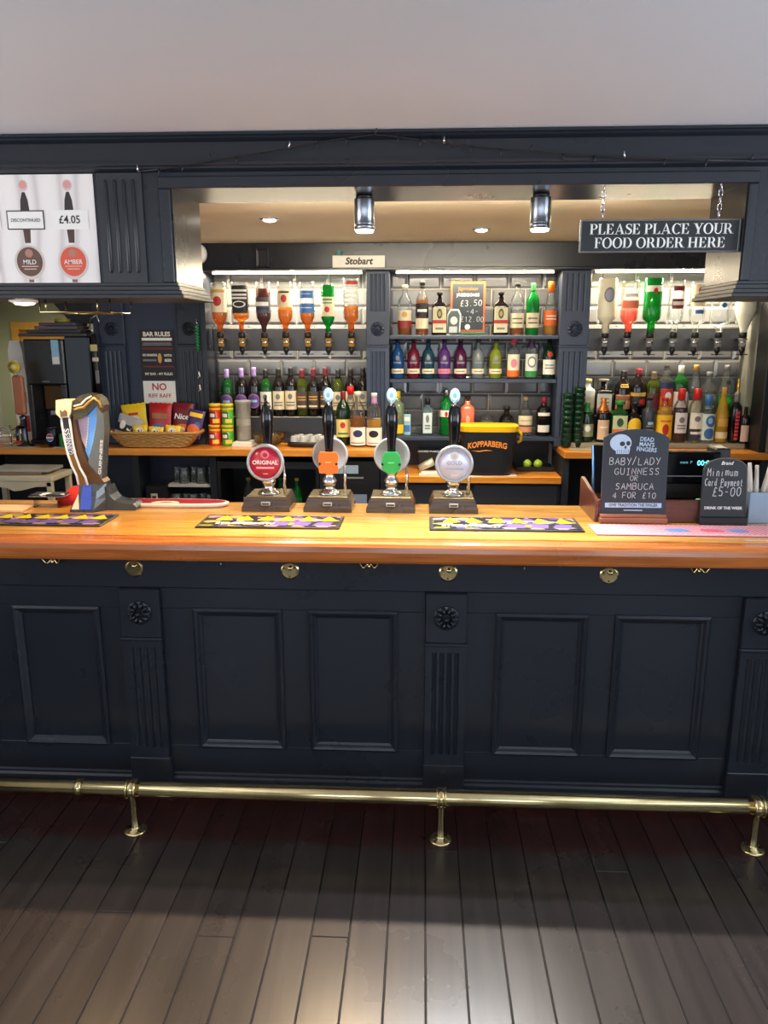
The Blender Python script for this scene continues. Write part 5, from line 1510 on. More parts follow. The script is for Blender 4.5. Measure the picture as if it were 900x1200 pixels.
for (cx, rx, c, n) in ((-.115, .050, pc(90, 140, 206), 'blue_print'), (0.01, .045, pc(200, 90, 120), 'pink_print'), (.10, .04, pc(120, 150, 206), 'blue_print')):
    m_ = MB()
    for (dx, dyy, s) in ((0, 0, 1), (-.5, .2, .55), (.5, -.2, .5)):
        vs = [(cx + dx * rx + rx * s * .8 * math.cos(2 * PI * k / 14), -.012 + dyy * .05 + .024 * s * math.sin(2 * PI * k / 14), .0056 + .0002 * s) for k in range(14)]
        m_.add(vs, [tuple(range(14))])
    m_.build(n, c, t)
# crimson oval tray
t = thing('drip_tray', 'long crimson oval serving board with cream edge beside the fountain', 'tray', (-1.075, 3.12, CT))
def oval(hx, hy, z, n=40):
    out = []
    for k in range(n):
        a = 2 * PI * k / n
        c, s = math.cos(a), math.sin(a)
        out.append((hx * math.copysign(abs(c) ** .45, c), hy * math.copysign(abs(s) ** .9, s), z))
    return out


vs = oval(.262, .052, 0) + oval(.270, .058, .006) + oval(.270, .058, .014) + oval(.262, .052, .017)
fs = [tuple(range(39, -1, -1)), tuple(range(120, 160))] + [(i * 40 + k, i * 40 + (k + 1) % 40, (i + 1) * 40 + (k + 1) % 40, (i + 1) * 40 + k) for i in range(3) for k in range(40)]
MB().add(vs, fs, 0, False).build('board', mat('cream_edge', rgb(230, 206, 186), .35), t)
vs = oval(.256, .047, .0172) + oval(.254, .045, .0178)
MB().add(vs, [tuple(range(40, 80))] + [(k, (k + 1) % 40, 40 + (k + 1) % 40, 40 + k) for k in range(40)]).build('crimson_face', mat('crimson_tray', rgb(132, 18, 40), .8, spec=0.12), t)
vs = [(.012 + .060 * math.cos(PI * k / 16), -.044 + .040 * math.sin(PI * k / 16), .0184) for k in range(17)]
MB().add(vs, [tuple(range(17))]).build('cream_crest', CREAM, t)
MB().add([(.012 + .030 * math.cos(2 * PI * k / 16), -.028 + .010 * math.sin(2 * PI * k / 16), .0188) for k in range(16)], [tuple(range(16))]).build('dark_crest', pc(90, 70, 40), t)
t = thing('paper_pad', 'pale pad lying on the far left of the counter', 'paper', (-1.70, 3.0, CT))
MB().box(-.09, .09, -.05, .05, 0, .010, .001).build('sheet_block', pc(232, 190, 150), t)
t = thing('acrylic_holder', 'clear acrylic leaflet holder beside the harp fountain', 'holder', (-1.545, 3.06, CT))
for x in (-.055, .045):
    MB().box(x - .003, x + .003, -.02, .03, 0, .046).build('leg', CLEAR, t)
MB().box(-.075, .075, -.03, .045, .046, .050, .001).build('tray', glass('acrylic', (.9, .92, .94), 1.0, body=.15, bodycol=(.8, .8, .8)), t)
MB().box(-.068, .068, -.025, .04, .051, .056).build('leaflet', patmat('leaflet_print', [rgb(40, 40, 50), rgb(226, 226, 230), rgb(60, 60, 74)], 40, .5), t)
t = thing('red_cloth', 'folded red cloth behind the acrylic holder', 'cloth', (-1.475, 3.135, CT))
m_ = MB()
N = 10
vs = []
for j in range(N + 1):
    for i in range(N + 1):
        u, v = i / N * 2 - 1, j / N * 2 - 1
        vs.append((u * .055, v * .04, .062 + .018 * math.sin(3.1 * u + 1) * math.cos(2.3 * v) - .02 * (u * u + v * v) + random.uniform(-.003, .003)))
nb = len(vs)
vs += [(v[0], v[1], 0.0 if True else 0) for v in vs]
fs = [(j * (N + 1) + i, j * (N + 1) + i + 1, (j + 1) * (N + 1) + i + 1, (j + 1) * (N + 1) + i) for j in range(N) for i in range(N)]
fs += [tuple(nb + k for k in f[::-1]) for f in fs]
ring = [i for i in range(N + 1)] + [j * (N + 1) + N for j in range(1, N + 1)] + [N * (N + 1) + i for i in range(N - 1, -1, -1)] + [j * (N + 1) for j in range(N - 1, 0, -1)]
fs += [(ring[k], nb + ring[k], nb + ring[(k + 1) % len(ring)], ring[(k + 1) % len(ring)]) for k in range(len(ring))]
m_.add(vs, fs, 0, True).build('cloth', mat('red_cloth', rgb(206, 34, 34), .8, var=.15, scale=40), t)

# ================================================================ CHALKBOARDS ON THE COUNTER
t = thing('chalkboard_sign', 'tall arched chalkboard with a white skull and shot prices on a wooden foot', 'chalkboard', (.807, 2.895, CT))
MB().box(-.128, .128, -.022, .030, 0, .022, .003).build('wooden_foot', REDWOOD, t)
MB().box(-.124, .124, -.018, .026, .022, .034, .003).build('wooden_foot', REDWOOD, t)
bd = [(-.121, .034), (.121, .034), (.121, .322), (.104, .334), (.074, .345), (.035, .353), (0, .356), (-.035, .353), (-.074, .345), (-.104, .334), (-.121, .322)]
b = MB().prism(bd, -.006, .004, 'xz').build('board', BOARDM, t)
b.location, b.rotation_euler = (0, .004, 0), (R(-4), 0, 0)
SK = pc(176, 200, 226)
sk = MB().add([(-.058 + .040 * math.cos(2 * PI * k / 24) * (1.0), -.0068, .303 + .033 * math.sin(2 * PI * k / 24)) for k in range(24)], [tuple(range(24))]).build('skull_print', SK, b)
MB().prism([(-.074, .262), (-.026, .262), (-.022, .285), (-.076, .288)], -.0070, -.0066, 'xz').build('skull_jaw', SK, b)
for (cx, cz, rx, rz) in ((-.052, .300, .010, .009), (-.030, .302, .008, .009), (-.040, .287, .004, .006)):
    MB().disc(cx, cz, rx, rz, -.0076, 12).build('skull_socket', BOARDM, b)
for k in range(6):
    MB().rectz(-.070 + k * .008, -.0685 + k * .008, .264, .278, -.0078).build('skull_teeth', BOARDM, b)
for k, w in enumerate(('DEAD', "MAN'S", 'FINGERS')):
    o = text(w, .022, SK, b, (.038, -.0078, .310 - k * .019), bold=.02, wx=.9)
    o.rotation_euler = (0, R(4), 0)
for body, x, z, h, w in (('BABY/LADY', .0, .222, .026, .0215), ('GUINNESS', .010, .184, .024, .0215), ('OR', .0, .160, .020, .017), ('SAMBUCA', .004, .128, .024, .021), ('4 FOR £10', .004, .094, .022, .0185)):
    chalk(body, x, z, h, w, -.0072).build('chalk_writing', CHALK, b, fix=False)
MB().rectz(-.106, .106, .042 + .016, .060 + .016, -.0068).build('banner_print', SK, b)
text('GIVE TRADITION THE FINGER', .0155, BOARDM, b, (0, -.0074, .0625), bold=.02, wx=.88)
MB().rectz(-.035, .035, .046, .0495, -.0072).build('small_print', SK, b)
t = thing('chalkboard_sign', 'small arched chalkboard about the minimum card payment at the right', 'chalkboard', (1.138, 2.885, CT))
MB().box(-.088, .088, -.022, .026, 0, .030, .003).build('foot', BLACKP, t)
bd = [(-.084, .03), (.084, .03), (.080, .205), (.074, .224), (.058, .238), (.03, .248), (0, .251), (-.03, .248), (-.058, .238), (-.074, .224), (-.080, .205)]
b = MB().prism(bd, -.006, .004, 'xz').build('board', mat('blackboard_dark', rgb(28, 32, 38), .55, var=.1), t)
b.location, b.rotation_euler = (0, .0, 0), (R(-5), 0, 0)
rim = [(x, -.0062, z) for x, z in bd[1:]]
MB().tube(rim, .0022, 6).build('rim', pc(96, 92, 84), b)
for body, x, z, h, w in (('Minimum', -.008, .184, .030, .0165), ('Card Payment', -.002, .146, .028, .0118), ('£5-00', .012, .108, .034, .022)):
    chalk(body, x, z, h, w, -.0072).build('chalk_writing', CHALK, b, fix=False)
text('Brand', .018, WHITE, b, (.004, -.0074, .226), shear=.3, bold=.02)
text('DRINK OF THE WEEK', .0145, WHITE, b, (0, -.0074, .058), bold=.03)

# ================================================================ TILL, WOODEN BOX AND MENU CADDY
t = thing('till_box', 'dark mahogany open box round the till behind the chalkboards', 'wooden box', (.94, 3.05, CT))
vs = [(-.275, -.150), (-.275, .140), (-.262, .140), (-.262, -.150)]
MB().prism([(-.150, 0), (-.150, .082), (-.135, .090), (.125, .128), (.140, .120), (.140, 0)], -.275, -.262, 'yz').build('side_board', MAHOG, t)
MB().prism([(-.150, 0), (-.150, .082), (-.135, .090), (.125, .128), (.140, .120), (.140, 0)], .262, .275, 'yz').build('side_board', MAHOG, t)
MB().box(-.262, .262, -.148, -.134, 0, .088, .002).build('front_board', MAHOG, t)
MB().box(-.262, .262, .126, .140, 0, .06, .002).build('back_board', MAHOG, t)
t = thing('till', 'black till with a glowing cyan customer display behind the chalkboards', 'till', (.99, 3.08, CT))
MB().box(-.09, .20, -.03, .09, 0, .05, .004).build('base', BLACKP, t)
MB().box(-.10, .19, .02, .06, .05, .130, .004).build('stand', BLACKP, t)
MB().box(-.10, .195, -.015, .035, .120, .248, .006).build('customer_display', BLACKG, t)
MB().box(.175, .235, .0, .10, .20, .262, .006).build('card_reader', BLACKP, t)
cy = mat('cyan_digits', rgb(90, 220, 230), .4, emit=((.2, .9, 1, 1), 1.2))
text('00:00', .028, cy, t, (.132, -.0165, .196), bold=.02)
text('ment  P', .015, mat('cyan_dim', rgb(80, 150, 170), .4, emit=((.2, .7, .8, 1), .5)), t, (.058, -.0165, .203))
MB().box(-.04, .19, -.0162, -.0150, .150, .154).build('display_rim', GY, t)
t = thing('till_screen', 'black tilted till screen edge left of the skull chalkboard', 'screen', (.795, 3.10, CT))
m_ = MB().box(-.10, .085, -.012, .012, 0, .20, .004)
m_.xf(Matrix.Translation((0, 0, .068)) @ Matrix.Rotation(R(-14), 4, 'X'))
m_.build('screen_panel', BLACKG, t)
MB().box(-.03, .03, .0, .06, 0, .12, .003).build('stand', BLACKP, t)
MB().tube([(-.098, -.012, .08), (-.098, .040, .262)], .004, 6).build('blue_edge', pc(90, 140, 190), t)
for k, (x, c) in enumerate(((1.035, pc(206, 206, 110)), (1.09, pc(150, 190, 130)), (1.13, pc(226, 214, 150)))):
    tag(MB().box(x - .03, x + .03, 2.922, 2.96, CT, CT + .078 + .006 * k, .001).build('paper_slip', c), ['yellow paper slip tucked in the till box', 'pale green paper slip tucked in the till box', 'cream paper slip tucked in the till box'][k], 'paper', 'paper slips in the till box')
t = thing('menu_caddy', 'grey blue metal caddy at the right end of the counter', 'caddy', (1.345, 2.95, CT))
MB().box(-.10, .10, -.04, -.037, 0, .118, .001).build('front_panel', mat('caddy_metal', rgb(150, 170, 190), .35, metal=.4), t)
MB().box(-.10, .10, .037, .04, 0, .118, .001).build('back_panel', MATS['caddy_metal'], t)
for s in (-.10, .097):
    MB().box(s, s + .003, -.037, .037, 0, .118).build('end_panel', MATS['caddy_metal'], t)
MB().box(-.097, .097, -.037, .037, 0, .004).build('bottom_panel', MATS['caddy_metal'], t)
ords = ['first', 'second', 'third', 'fourth', 'fifth', 'sixth', 'seventh', 'eighth']
for k in range(8):
    x = 1.262 + k * .020
    lean = random.uniform(-.02, .02)
    hh = .205 + random.uniform(-.02, .03)
    m_ = MB().tube([(x, 2.95, CT + .006), (x + lean * .3, 2.948, CT + hh * .6), (x + lean, 2.944, CT + hh)], [.008, .010, .007], 8)
    tag(m_.build('wrapped_cutlery', pc(206, 196, 184)), 'white napkin roll standing in the metal caddy, %s from the left' % ords[k], 'napkin roll', 'napkin rolls in the metal caddy')

# ================================================================ BACK BAR: SIGNS AND SMALL FITTINGS
t = thing('name_sign', 'small cream sign lettered Stobart on the back beam', 'sign', (-.370, 4.602, 2.132))
MB().box(-.151, .151, -.008, 0, 0, .066, .002).build('board', pc(240, 234, 220), t)
text('Stobart', .052, pc(30, 26, 30), t, (0, -.0095, .018), bold=.03, shear=.2)
t = thing('toy_globe', 'tiny blue green ornament perched on the name sign', 'ornament', (-.485, 4.597, 2.199))
MB().lathe([(0, 0), (.014, .002), (.017, .014), (.013, .026), (0, .030)], 12).build('ball', pc(80, 130, 130), t)
t = thing('alarm_sounder', 'white oval alarm sounder at the left end of the back beam', 'alarm', (-1.285, 4.602, 2.21))
m_ = MB().lathe([(0, -.035), (.7, -.032), (.95, -.02), (1, 0)], 20, (0, 0, 0), 'y')
m_.v = [(v[0] * .038, v[1], v[2] * .052) for v in m_.v]
m_.build('case', WHITE, t)
t = thing('junction_box', 'dark flat junction box on the back beam above the left optics', 'box', (-.925, 4.604, 2.138))
MB().box(-.038, .038, -.014, 0, 0, .10, .003).build('case', BLACKP, t)
frame_mould(t, -.036, .036, .002, .098, -.014, CHAR, .012, 'rim')

# bar rules poster and riff raff notice
t = thing('rules_poster', 'black poster headed bar rules on the navy panel', 'poster', (-1.595, 4.661, 1.490))
MB().box(-.106, .106, -.004, 0, 0, .297).build('sheet', mat('poster_black', rgb(26, 22, 24), .5), t)
text('BAR RULES', .036, WH, t, (0, -.005, .258), bold=.03, wx=.95)
for z, wd, hh, c in ((.232, .092, .016, WH), (.214, .086, .006, GY), (.204, .090, .006, GY), (.180, .094, .010, MR), (.074, .094, .010, MR)):
    MB().rectz(-wd, wd, z, z + hh, -.0045).build('text_line', c, t)
text('NO SNAKING', .020, WH, t, (-.048, -.005, .140), bold=.03, wx=.72)
text('WITH', .020, WH, t, (.062, -.005, .138), bold=.03, wx=.9)
text('BEER', .022, WH, t, (.062, -.005, .108), bold=.03, wx=.9)
MB().rectz(-.092, -.010, .110, .122, -.0045).build('text_line', GY, t)
MB().disc(.012, .128, .012, .030, -.005, 14).build('glass_print', GD, t)
text('MY BAR - MY RULES', .0205, WH, t, (0, -.005, .028), bold=.02, wx=.95)
t = thing('riff_raff_notice', 'white paper notice with red lettering below the bar rules poster', 'notice', (-1.598, 4.661, 1.346))
MB().box(-.099, .099, -.003, 0, 0, .136).build('sheet', WHITE, t)
text('NO', .058, pc(170, 30, 50), t, (0, -.004, .082), bold=.02)
text('RIFF RAFF', .034, pc(170, 30, 50), t, (0, -.004, .036), bold=.015, wx=.98)

# green key coil and hooks on the pilaster
t = thing('key_coil', 'green coiled key lanyard hanging on the navy pilaster', 'lanyard', (-1.335, 4.624, 1.66))
MB().tube([(0, -.004, .186), (-.006, -.006, .176), (.004, -.006, .160), (0, -.006, .150)], .004, 6).build('hook', CHROME, t)
pts = [(.008 * math.cos(k * .5), -.010 + .008 * math.sin(k * .5), .150 - k * .00134) for k in range(112)]
MB().tube(pts, .0042, 6).build('coil', mat('green_coil', rgb(26, 140, 84), .4), t)
for z, lab in ((1.52, 'white hook on the pilaster below the green lanyard'), (1.44, 'small white clip low on the pilaster above the snack cans')):
    o = MB().tube([(-1.338, 4.622, z + .02), (-1.334, 4.610, z + .01), (-1.330, 4.604, z - .006), (-1.340, 4.606, z - .014)], .005, 6).build('wall_hook', WHITE)
    tag(o, lab, 'hook', 'white hooks on the pilaster')

# little promotional chalkboard on the top shelf
t = thing('price_board', 'small orange framed chalkboard with prices on the top shelf', 'chalkboard', (.270, 4.80, 1.7545))
MB().box(-.105, .105, -.006, .006, .018, .312, .002).build('frame', mat('orange_frame', rgb(190, 92, 44), .5), t)
MB().box(-.092, .092, -.008, -.006, .032, .298).build('board', BOARDM, t)
MB().box(-.11, .11, -.03, .03, 0, .018, .002).build('stand', pc(40, 90, 60), t)
text('Jägermeister', .026, OR_, t, (0, -.0095, .262), bold=.01, wx=.9)
text('JÄGERBOMBS', .024, WH, t, (0, -.0095, .226), bold=.01, wx=.95)
chalk('£3.50', .022, .170, .034, .027, -.0090).build('chalk_writing', CHALK, t, fix=False)
chalk('-4-', .030, .124, .030, .026, -.0090).build('chalk_writing', CHALK, t, fix=False)
chalk('£12.00', .030, .078, .030, .024, -.0090).build('chalk_writing', CHALK, t, fix=False)
MB().disc(.0, .048, .016, .016, -.0090, 16).build('white_emblem', WH, t)
t = thing('bottle_card', 'white bottle shaped card standing before the little chalkboard', 'card', (.185, 4.772, 1.7545))
MB().prism([(-.046, 0), (.040, 0), (.046, .12), (.030, .152), (-.020, .152), (-.038, .12)], -.002, .002, 'xz').build('card', pc(206, 212, 214), t)
MB().prism([(-.038, .008), (.033, .008), (.037, .116), (.024, .142), (-.016, .142), (-.031, .116)], -.003, -.002, 'xz').build('card_print', pc(70, 84, 84), t)
MB().disc(.002, .085, .022, .024, -.0036, 16).build('card_badge', pc(206, 210, 206), t)
MB().rectz(-.026, .022, .014, .050, -.0036).build('card_badge', pc(190, 196, 196), t)

# ================================================================ SNACK BASKET
t = thing('wicker_basket', 'wide wicker basket full of crisp packets on the left back counter', 'basket', (-1.59, 4.535, 1.1005))
def rrect(hx, hy, z, n=64, r=5):
    out = []
    for k in range(n):
        a = 2 * PI * k / n
        c, s = math.cos(a), math.sin(a)
        q = 1 / ((abs(c) ** r + abs(s) ** r) ** (1 / r))
        out.append((hx * c * q, hy * s * q, z))
    return out


WICK = mat('wicker', rgb(186, 138, 78), .6, var=.2, scale=60)
vs = rrect(.185, .075, .002) + rrect(.270, .096, .088) + rrect(.262, .089, .088) + rrect(.18, .070, .008)
MB().add(vs, [tuple(range(63, -1, -1)), tuple(range(192, 256))] + [(i * 64 + k, i * 64 + (k + 1) % 64, (i + 1) * 64 + (k + 1) % 64, (i + 1) * 64 + k) for i in range(3) for k in range(64)], 0, True).build('basket_wall', mat('wicker_dark', rgb(120, 80, 42), .7), t)
w = MB()
for j in range(9):
    f = (j + .5) / 9
    base = rrect(.187 + .085 * f, .077 + .021 * f, .004 + .084 * f, 96)
    w.tube([(p[0] * (1 + (.012 if (k // 2 + j) % 2 else -.004)), p[1] * (1 + (.035 if (k // 2 + j) % 2 else -.01)), p[2]) for k, p in enumerate(base)], .0052, 5, closed=True)
o = w.build('wicker_weave', WICK, t)
o['kind'] = 'stuff'
MB().tube(rrect(.272, .098, .090, 64), .009, 8, closed=True).build('rim', WICK, t)


def packet(label, x, y, z, w, h, th, col, prints, rot=(0, 0, 0), words=None):
    t = thing('crisp_packet', label, 'crisp packet', (x, y, z), 0, 'crisp packets in the basket')
    N, M_ = 10, 12
    vs, fs = [], []
    for side in (-1, 1):
        for j in range(M_ + 1):
            for i in range(N + 1):
                u, v = i / N * 2 - 1, j / M_ * 2 - 1
                b = th * (max(0, 1 - abs(u) ** 2.4) ** .6) * (max(0, 1 - abs(v) ** 4) ** .7)
                wob = .006 * math.sin(5 * u + 3 * v) * (1 - abs(v))
                vs.append((u * w / 2 * (1 - .06 * (1 - v * v)), side * b + wob * .4, (v + 1) / 2 * h + (.004 * (i % 2) if j in (0, M_) else 0)))
    o_ = (N + 1) * (M_ + 1)
    for s in (0, 1):
        for j in range(M_):
            for i in range(N):
                k = s * o_ + j * (N + 1) + i
                fs.append((k, k + 1, k + N + 2, k + N + 1))
    rm = Matrix.Rotation(rot[1], 4, 'Y') @ Matrix.Rotation(rot[0], 4, 'X')
    body = MB().add(vs, fs, 0, True)
    b = body.build('foil_bag', col, t)
    b.rotation_euler = rot
    for (kind, u0, v0, u1, v1, m) in prints:
        g = MB()
        if kind == 'e':
            pts = [((u0 + u1) / 2 + (u1 - u0) / 2 * math.cos(2 * PI * k / 16) * s_, (v0 + v1) / 2 + (v1 - v0) / 2 * math.sin(2 * PI * k / 16) * s_) for s_ in (.01, .5, 1) for k in range(16)]
            f2 = [(r_ * 16 + k, r_ * 16 + (k + 1) % 16, (r_ + 1) * 16 + (k + 1) % 16, (r_ + 1) * 16 + k) for r_ in (0, 1) for k in range(16)]
        else:
            pts = [(u0 + (u1 - u0) * i / 6, v0 + (v1 - v0) * j / 3) for j in range(4) for i in range(7)]
            f2 = [(j * 7 + i, j * 7 + i + 1, (j + 1) * 7 + i + 1, (j + 1) * 7 + i) for j in range(3) for i in range(6)]
        vv = []
        for (a, c) in pts:
            u, v = a * 2 - 1, c * 2 - 1
            bb_ = th * (max(0, 1 - abs(u) ** 2.4) ** .6) * (max(0, 1 - abs(v) ** 4) ** .7)
            wob = .006 * math.sin(5 * u + 3 * v) * (1 - abs(v))
            vv.append((u * w / 2 * (1 - .06 * (1 - v * v)), -bb_ + wob * .4 - .0022, c * h))
        g.add(vv, f2, 0, True).build('bag_print', m, b)
    if words:
        text(words[0], words[1], words[2], b, (0, -th - .006, words[3]), bold=.02, shear=.15)
    return t


def foil(r, g, b):
    return mat('foil_%d_%d_%d' % (r, g, b), rgb(r, g, b), .35, var=.12, scale=14, bump=.25, bscale=30)


BZ_ = 1.112
packet('silver and black crisp packet leaning at the left of the basket', -1.775, 4.505, BZ_ + .04, .150, .135, .016, foil(170, 170, 176), [('r', 0, .25, 1, .6, BK), ('e', .15, .35, .4, .75, WH), ('r', .5, .36, .9, .5, WH)], (R(-12), R(18), 0))
packet('yellow crisp packet at the back left of the basket', -1.725, 4.575, BZ_ + .06, .155, .178, .016, foil(240, 200, 30), [('e', .25, .3, .75, .6, WH), ('r', .3, .62, .7, .7, RD)], (R(-8), R(-7), 0))
packet('large red crisp packet with a blue patch in the middle of the basket', -1.575, 4.545, BZ_ + .04, .140, .205, .018, foil(176, 28, 34), [('e', .12, .12, .75, .42, BL), ('r', .15, .55, .85, .7, pc(150, 110, 70))], (R(-8), R(2), 0))
packet('maroon snack packet lettered Nice right of the red packet', -1.447, 4.555, BZ_ + .04, .128, .205, .018, foil(110, 20, 34), [('e', .2, .1, .95, .4, OR_), ('e', .3, .15, .7, .32, CR)], (R(-8), R(4), 0), ('Nice', .046, WHITE, .110))
packet('purple and orange snack packet at the right end of the basket', -1.372, 4.520, BZ_ + .04, .100, .170, .014, foil(70, 40, 100), [('e', .1, .1, .9, .5, OR_), ('r', .1, .75, .9, .9, YE), ('e', .5, .35, .9, .6, BL)], (R(-10), R(12), 0))
for k, (x, lab) in enumerate(((-1.665, 'small yellow nut packet at the front of the basket, left one'), (-1.575, 'small yellow nut packet at the front of the basket, middle one'), (-1.475, 'small yellow nut packet at the front of the basket, right one'))):
    packet(lab, x, 4.470, BZ_ + .045, .092, .075 - .008 * (k == 1), .010, foil(238, 200, 50), [('e', .22, .3, .78, .85, WH), ('e', .32, .42, .68, .72, BK)], (R(-10), R((-5, 3, 4)[k]), 0))

# ================================================================ SNACK CANS AND JAR
for (x, z, c, lab) in ((-1.240, 1.1005, 'red', 'red snack can, lower one of the red pair'), (-1.233, 1.2265, 'red', 'red snack can, upper one of the red pair'), (-1.162, 1.1005, 'green', 'green snack can, lower one of the green pair'), (-1.158, 1.2265, 'green', 'green snack can, upper one of the green pair')):
    t = thing('snack_can', lab, 'can', (x * 1.012, 4.605, z), 0, 'stacked snack cans')
    cm = mat('can_red', rgb(206, 40, 26), .35) if c == 'red' else mat('can_green', rgb(70, 160, 50), .35)
    MB().lathe([(0, 0), (.035, 0), (.0355, .003), (.0355, .110), (0, .110)], 22).build('can_body', cm, t)
    MB().lathe([(0, .110), (.037, .110), (.037, .122), (.034, .1255), (0, .1255)], 22).build('lid', mat('can_lid', rgb(232, 206, 60), .4), t)
    MB().lathe([(.0357, .086), (.0357, .100)], 22).build('gold_band', pc(236, 190, 40), t)
    for (a0, a1, z0, z1, m) in ((-.9, .3, .040, .075, BK), (-.75, .15, .046, .068, WH), (-.2, 1.0, .012, .036, pc(236, 206, 70))):
        pts = [(.0362 * math.sin(a0 + (a1 - a0) * i / 8), -.0362 * math.cos(a0 + (a1 - a0) * i / 8), zz) for zz in (z0, z1) for i in range(9)]
        if m is WH:
            pts = [(p[0] * 1.012, p[1] * 1.012, p[2]) for p in pts]
        MB().add(pts, [(i, i + 1, i + 10, i + 9) for i in range(8)], 0, True).build('can_print', m, t)
t = thing('plastic_jar', 'clear tall jar half full of pale powder beside the snack cans', 'jar', (-1.082, 4.63, 1.127))
MB().lathe([(0, 0), (.040, 0), (.044, .01), (.046, .22), (.048, .225), (.048, .235), (.043, .235), (.041, .012), (0, .008)], 24).build('jar_body', glass('cloudy_jar', (.92, .92, .9), .8, body=.25, bodycol=(.8, .78, .74)), t)
MB().lathe([(0, .010), (.040, .012), (.0425, .130), (0, .136)], 24).build('powder', pc(206, 196, 182), t)
MB().lathe([(0, .235), (.047, .235), (.047, .243), (0, .245)], 24).build('lid', pc(180, 180, 176), t)
t = thing('napkin_stack', 'white folded napkins under the tall jar', 'napkins', (-1.075, 4.60, 1.1005))
for k in range(4):
    MB().box(-.062 + .002 * k, .060 - .003 * (k % 2), -.07, .07, k * .0065, k * .0065 + .006, .001).build('napkin', WHITE, t)

# glass bowl of snacks and oval tray of shot glasses
t = thing('glass_bowl', 'shallow glass bowl of mixed snacks behind the crimson pump', 'bowl', (-.925, 4.60, 1.1005))
MB().lathe([(0, .006), (.05, .006), (.085, .030), (.100, .075), (.103, .075), (.088, .026), (.052, 0), (0, 0)], 28).build('bowl', CLEAR, t)
for k in range(26):
    a, r_ = random.uniform(0, 2 * PI), .078 * math.sqrt(random.random())
    m_ = MB().lathe([(0, -.010), (.010, -.007), (.015, 0), (.010, .008), (0, .010)], 8, (r_ * math.cos(a), r_ * math.sin(a), .030 + random.uniform(0, .030)))
    m_.build('snack_piece', [pc(222, 160, 70), pc(206, 180, 120), pc(196, 110, 50), pc(216, 216, 206)][k % 4], t)
t = thing('oval_tray', 'black oval tray of upturned shot glasses behind the orange pump', 'tray', (-.654, 4.605, 1.1005))
vs = oval(.150, .085, 0) + oval(.165, .098, .034) + oval(.160, .093, .034) + oval(.145, .08, .006)
MB().add(vs, [tuple(range(39, -1, -1)), tuple(range(120, 160))] + [(i * 40 + k, i * 40 + (k + 1) % 40, (i + 1) * 40 + (k + 1) % 40, (i + 1) * 40 + k) for i in range(3) for k in range(40)], 0, True).build('tray_body', BLACKP, t)
MB().lathe([(0, .002), (.001, .003)], 4).build('tray_badge', BLACKP, t)
shot = MB().lathe([(.026, 0), (.0265, .004), (.020, .052), (.016, .058), (0, .059), (0, .050), (.017, .048), (.023, .002)], 14).mesh('shot_glass', glass('shot_glass_silver', (.90, .92, .94), 1.6, .08, 1.8, body=.45, bodycol=(.9, .9, .92)))
for j, (n, y) in enumerate(((5, 4.560), (5, 4.605), (4, 4.648))):
    for k in range(n):
        o = link('shot_glass', shot, None, (-.652 + (k - (n - 1) / 2) * .0555 + (.012 if j == 1 else 0), y, 1.1075))
        row = ('front', 'middle', 'back')[j]
        tag(o, 'upturned shot glass in the %s row of the oval tray, %s from the left' % (row, ords[k]), 'shot glass', 'shot glasses on the oval tray')

# ================================================================ CENTRE LOW COUNTER
MZ = .9505
t = thing('ice_bucket', 'black ice bucket with a yellow rim and orange lettering', 'ice bucket', (.392, 4.538, MZ))
def frus(hx0, hy0, z0, hx1, hy1, z1, e=5):
    v_ = rrect(hx0, hy0, z0, 48, e) + rrect(hx1, hy1, z1, 48, e)
    return v_, [tuple(range(47, -1, -1)), tuple(range(48, 96))] + [(k, (k + 1) % 48, 48 + (k + 1) % 48, 48 + k) for k in range(48)]


MB().add(*frus(.132, .085, 0, .166, .110, .258), 0, False).build('bucket_body', mat('bucket_black', rgb(26, 26, 30), .45), t)
MB().add(*frus(.168, .112, .258, .172, .116, .290), 0, False).build('rim', mat('bucket_yellow', rgb(250, 190, 20), .4), t)
for s in (-1, 1):
    MB().tube([(s * .168, -.03, .262), (s * .190, -.03, .240), (s * .190, -.02, .200), (s * .172, -.02, .188)], .009, 8).build('handle', MATS['bucket_yellow'], t)
o = text('KOPPARBERG', .046, mat('orange_letters', rgb(226, 136, 44), .5), t, (-.012, -.112, .170), bold=.03, wx=.80, shear=.05)
for v in o.data.vertices:
    v.co.y += -.018 * 0 + .0
    v.co.z += .010 * math.cos(v.co.x * 18) - .004
o.location.y = -.1085
m_ = MB()
m_.ribbon([(-.10, .150), (-.06, .146), (-.02, .152), (.02, .150)], [.001, .006, .006, .001], -.1050)
m_.build('flourish', MATS['orange_letters'], t)
t = thing('wet_wipe_box', 'black box with a steel lid on the low centre counter', 'box', (.085, 4.70, MZ))
MB().box(-.105, .105, -.06, .06, 0, .105, .004).build('case', BLACKP, t)
MB().box(-.108, .108, -.063, .063, .105, .118, .004).build('lid', STEEL, t)
t = thing('ice_scoop', 'pale metal ice scoop lying before the black box', 'scoop', (.045, 4.545, MZ + .014))
m_ = MB().lathe([(0, -.05), (.024, -.045), (.030, 0), (.032, .05)], 14, (0, 0, 0), 'x')
m_.v = [(v[0], v[1], max(v[2], -.012) + .03) for v in m_.v]
m_.xf(Matrix.Rotation(R(-25), 4, 'Y'))
m_.build('scoop_bowl', mat('scoop_metal', rgb(190, 180, 160), .35, metal=.5), t)
MB().tube([(.05, 0, .0), (.10, 0, .012)], .008, 8).build('handle', STEEL, t)
t = thing('bar_cloth', 'white folded cloth spread under the ice bucket', 'cloth', (.36, 4.505, MZ))
MB().box(-.37, .20, -.055, .03, 0, .0004).build('cloth', WHITE, t)
MB().box(-.36, -.20, -.050, .035, .0004, .014, .003).build('fold', pc(206, 200, 190), t)
bpy.data.objects['ice_bucket'].location.z = MZ + .0006
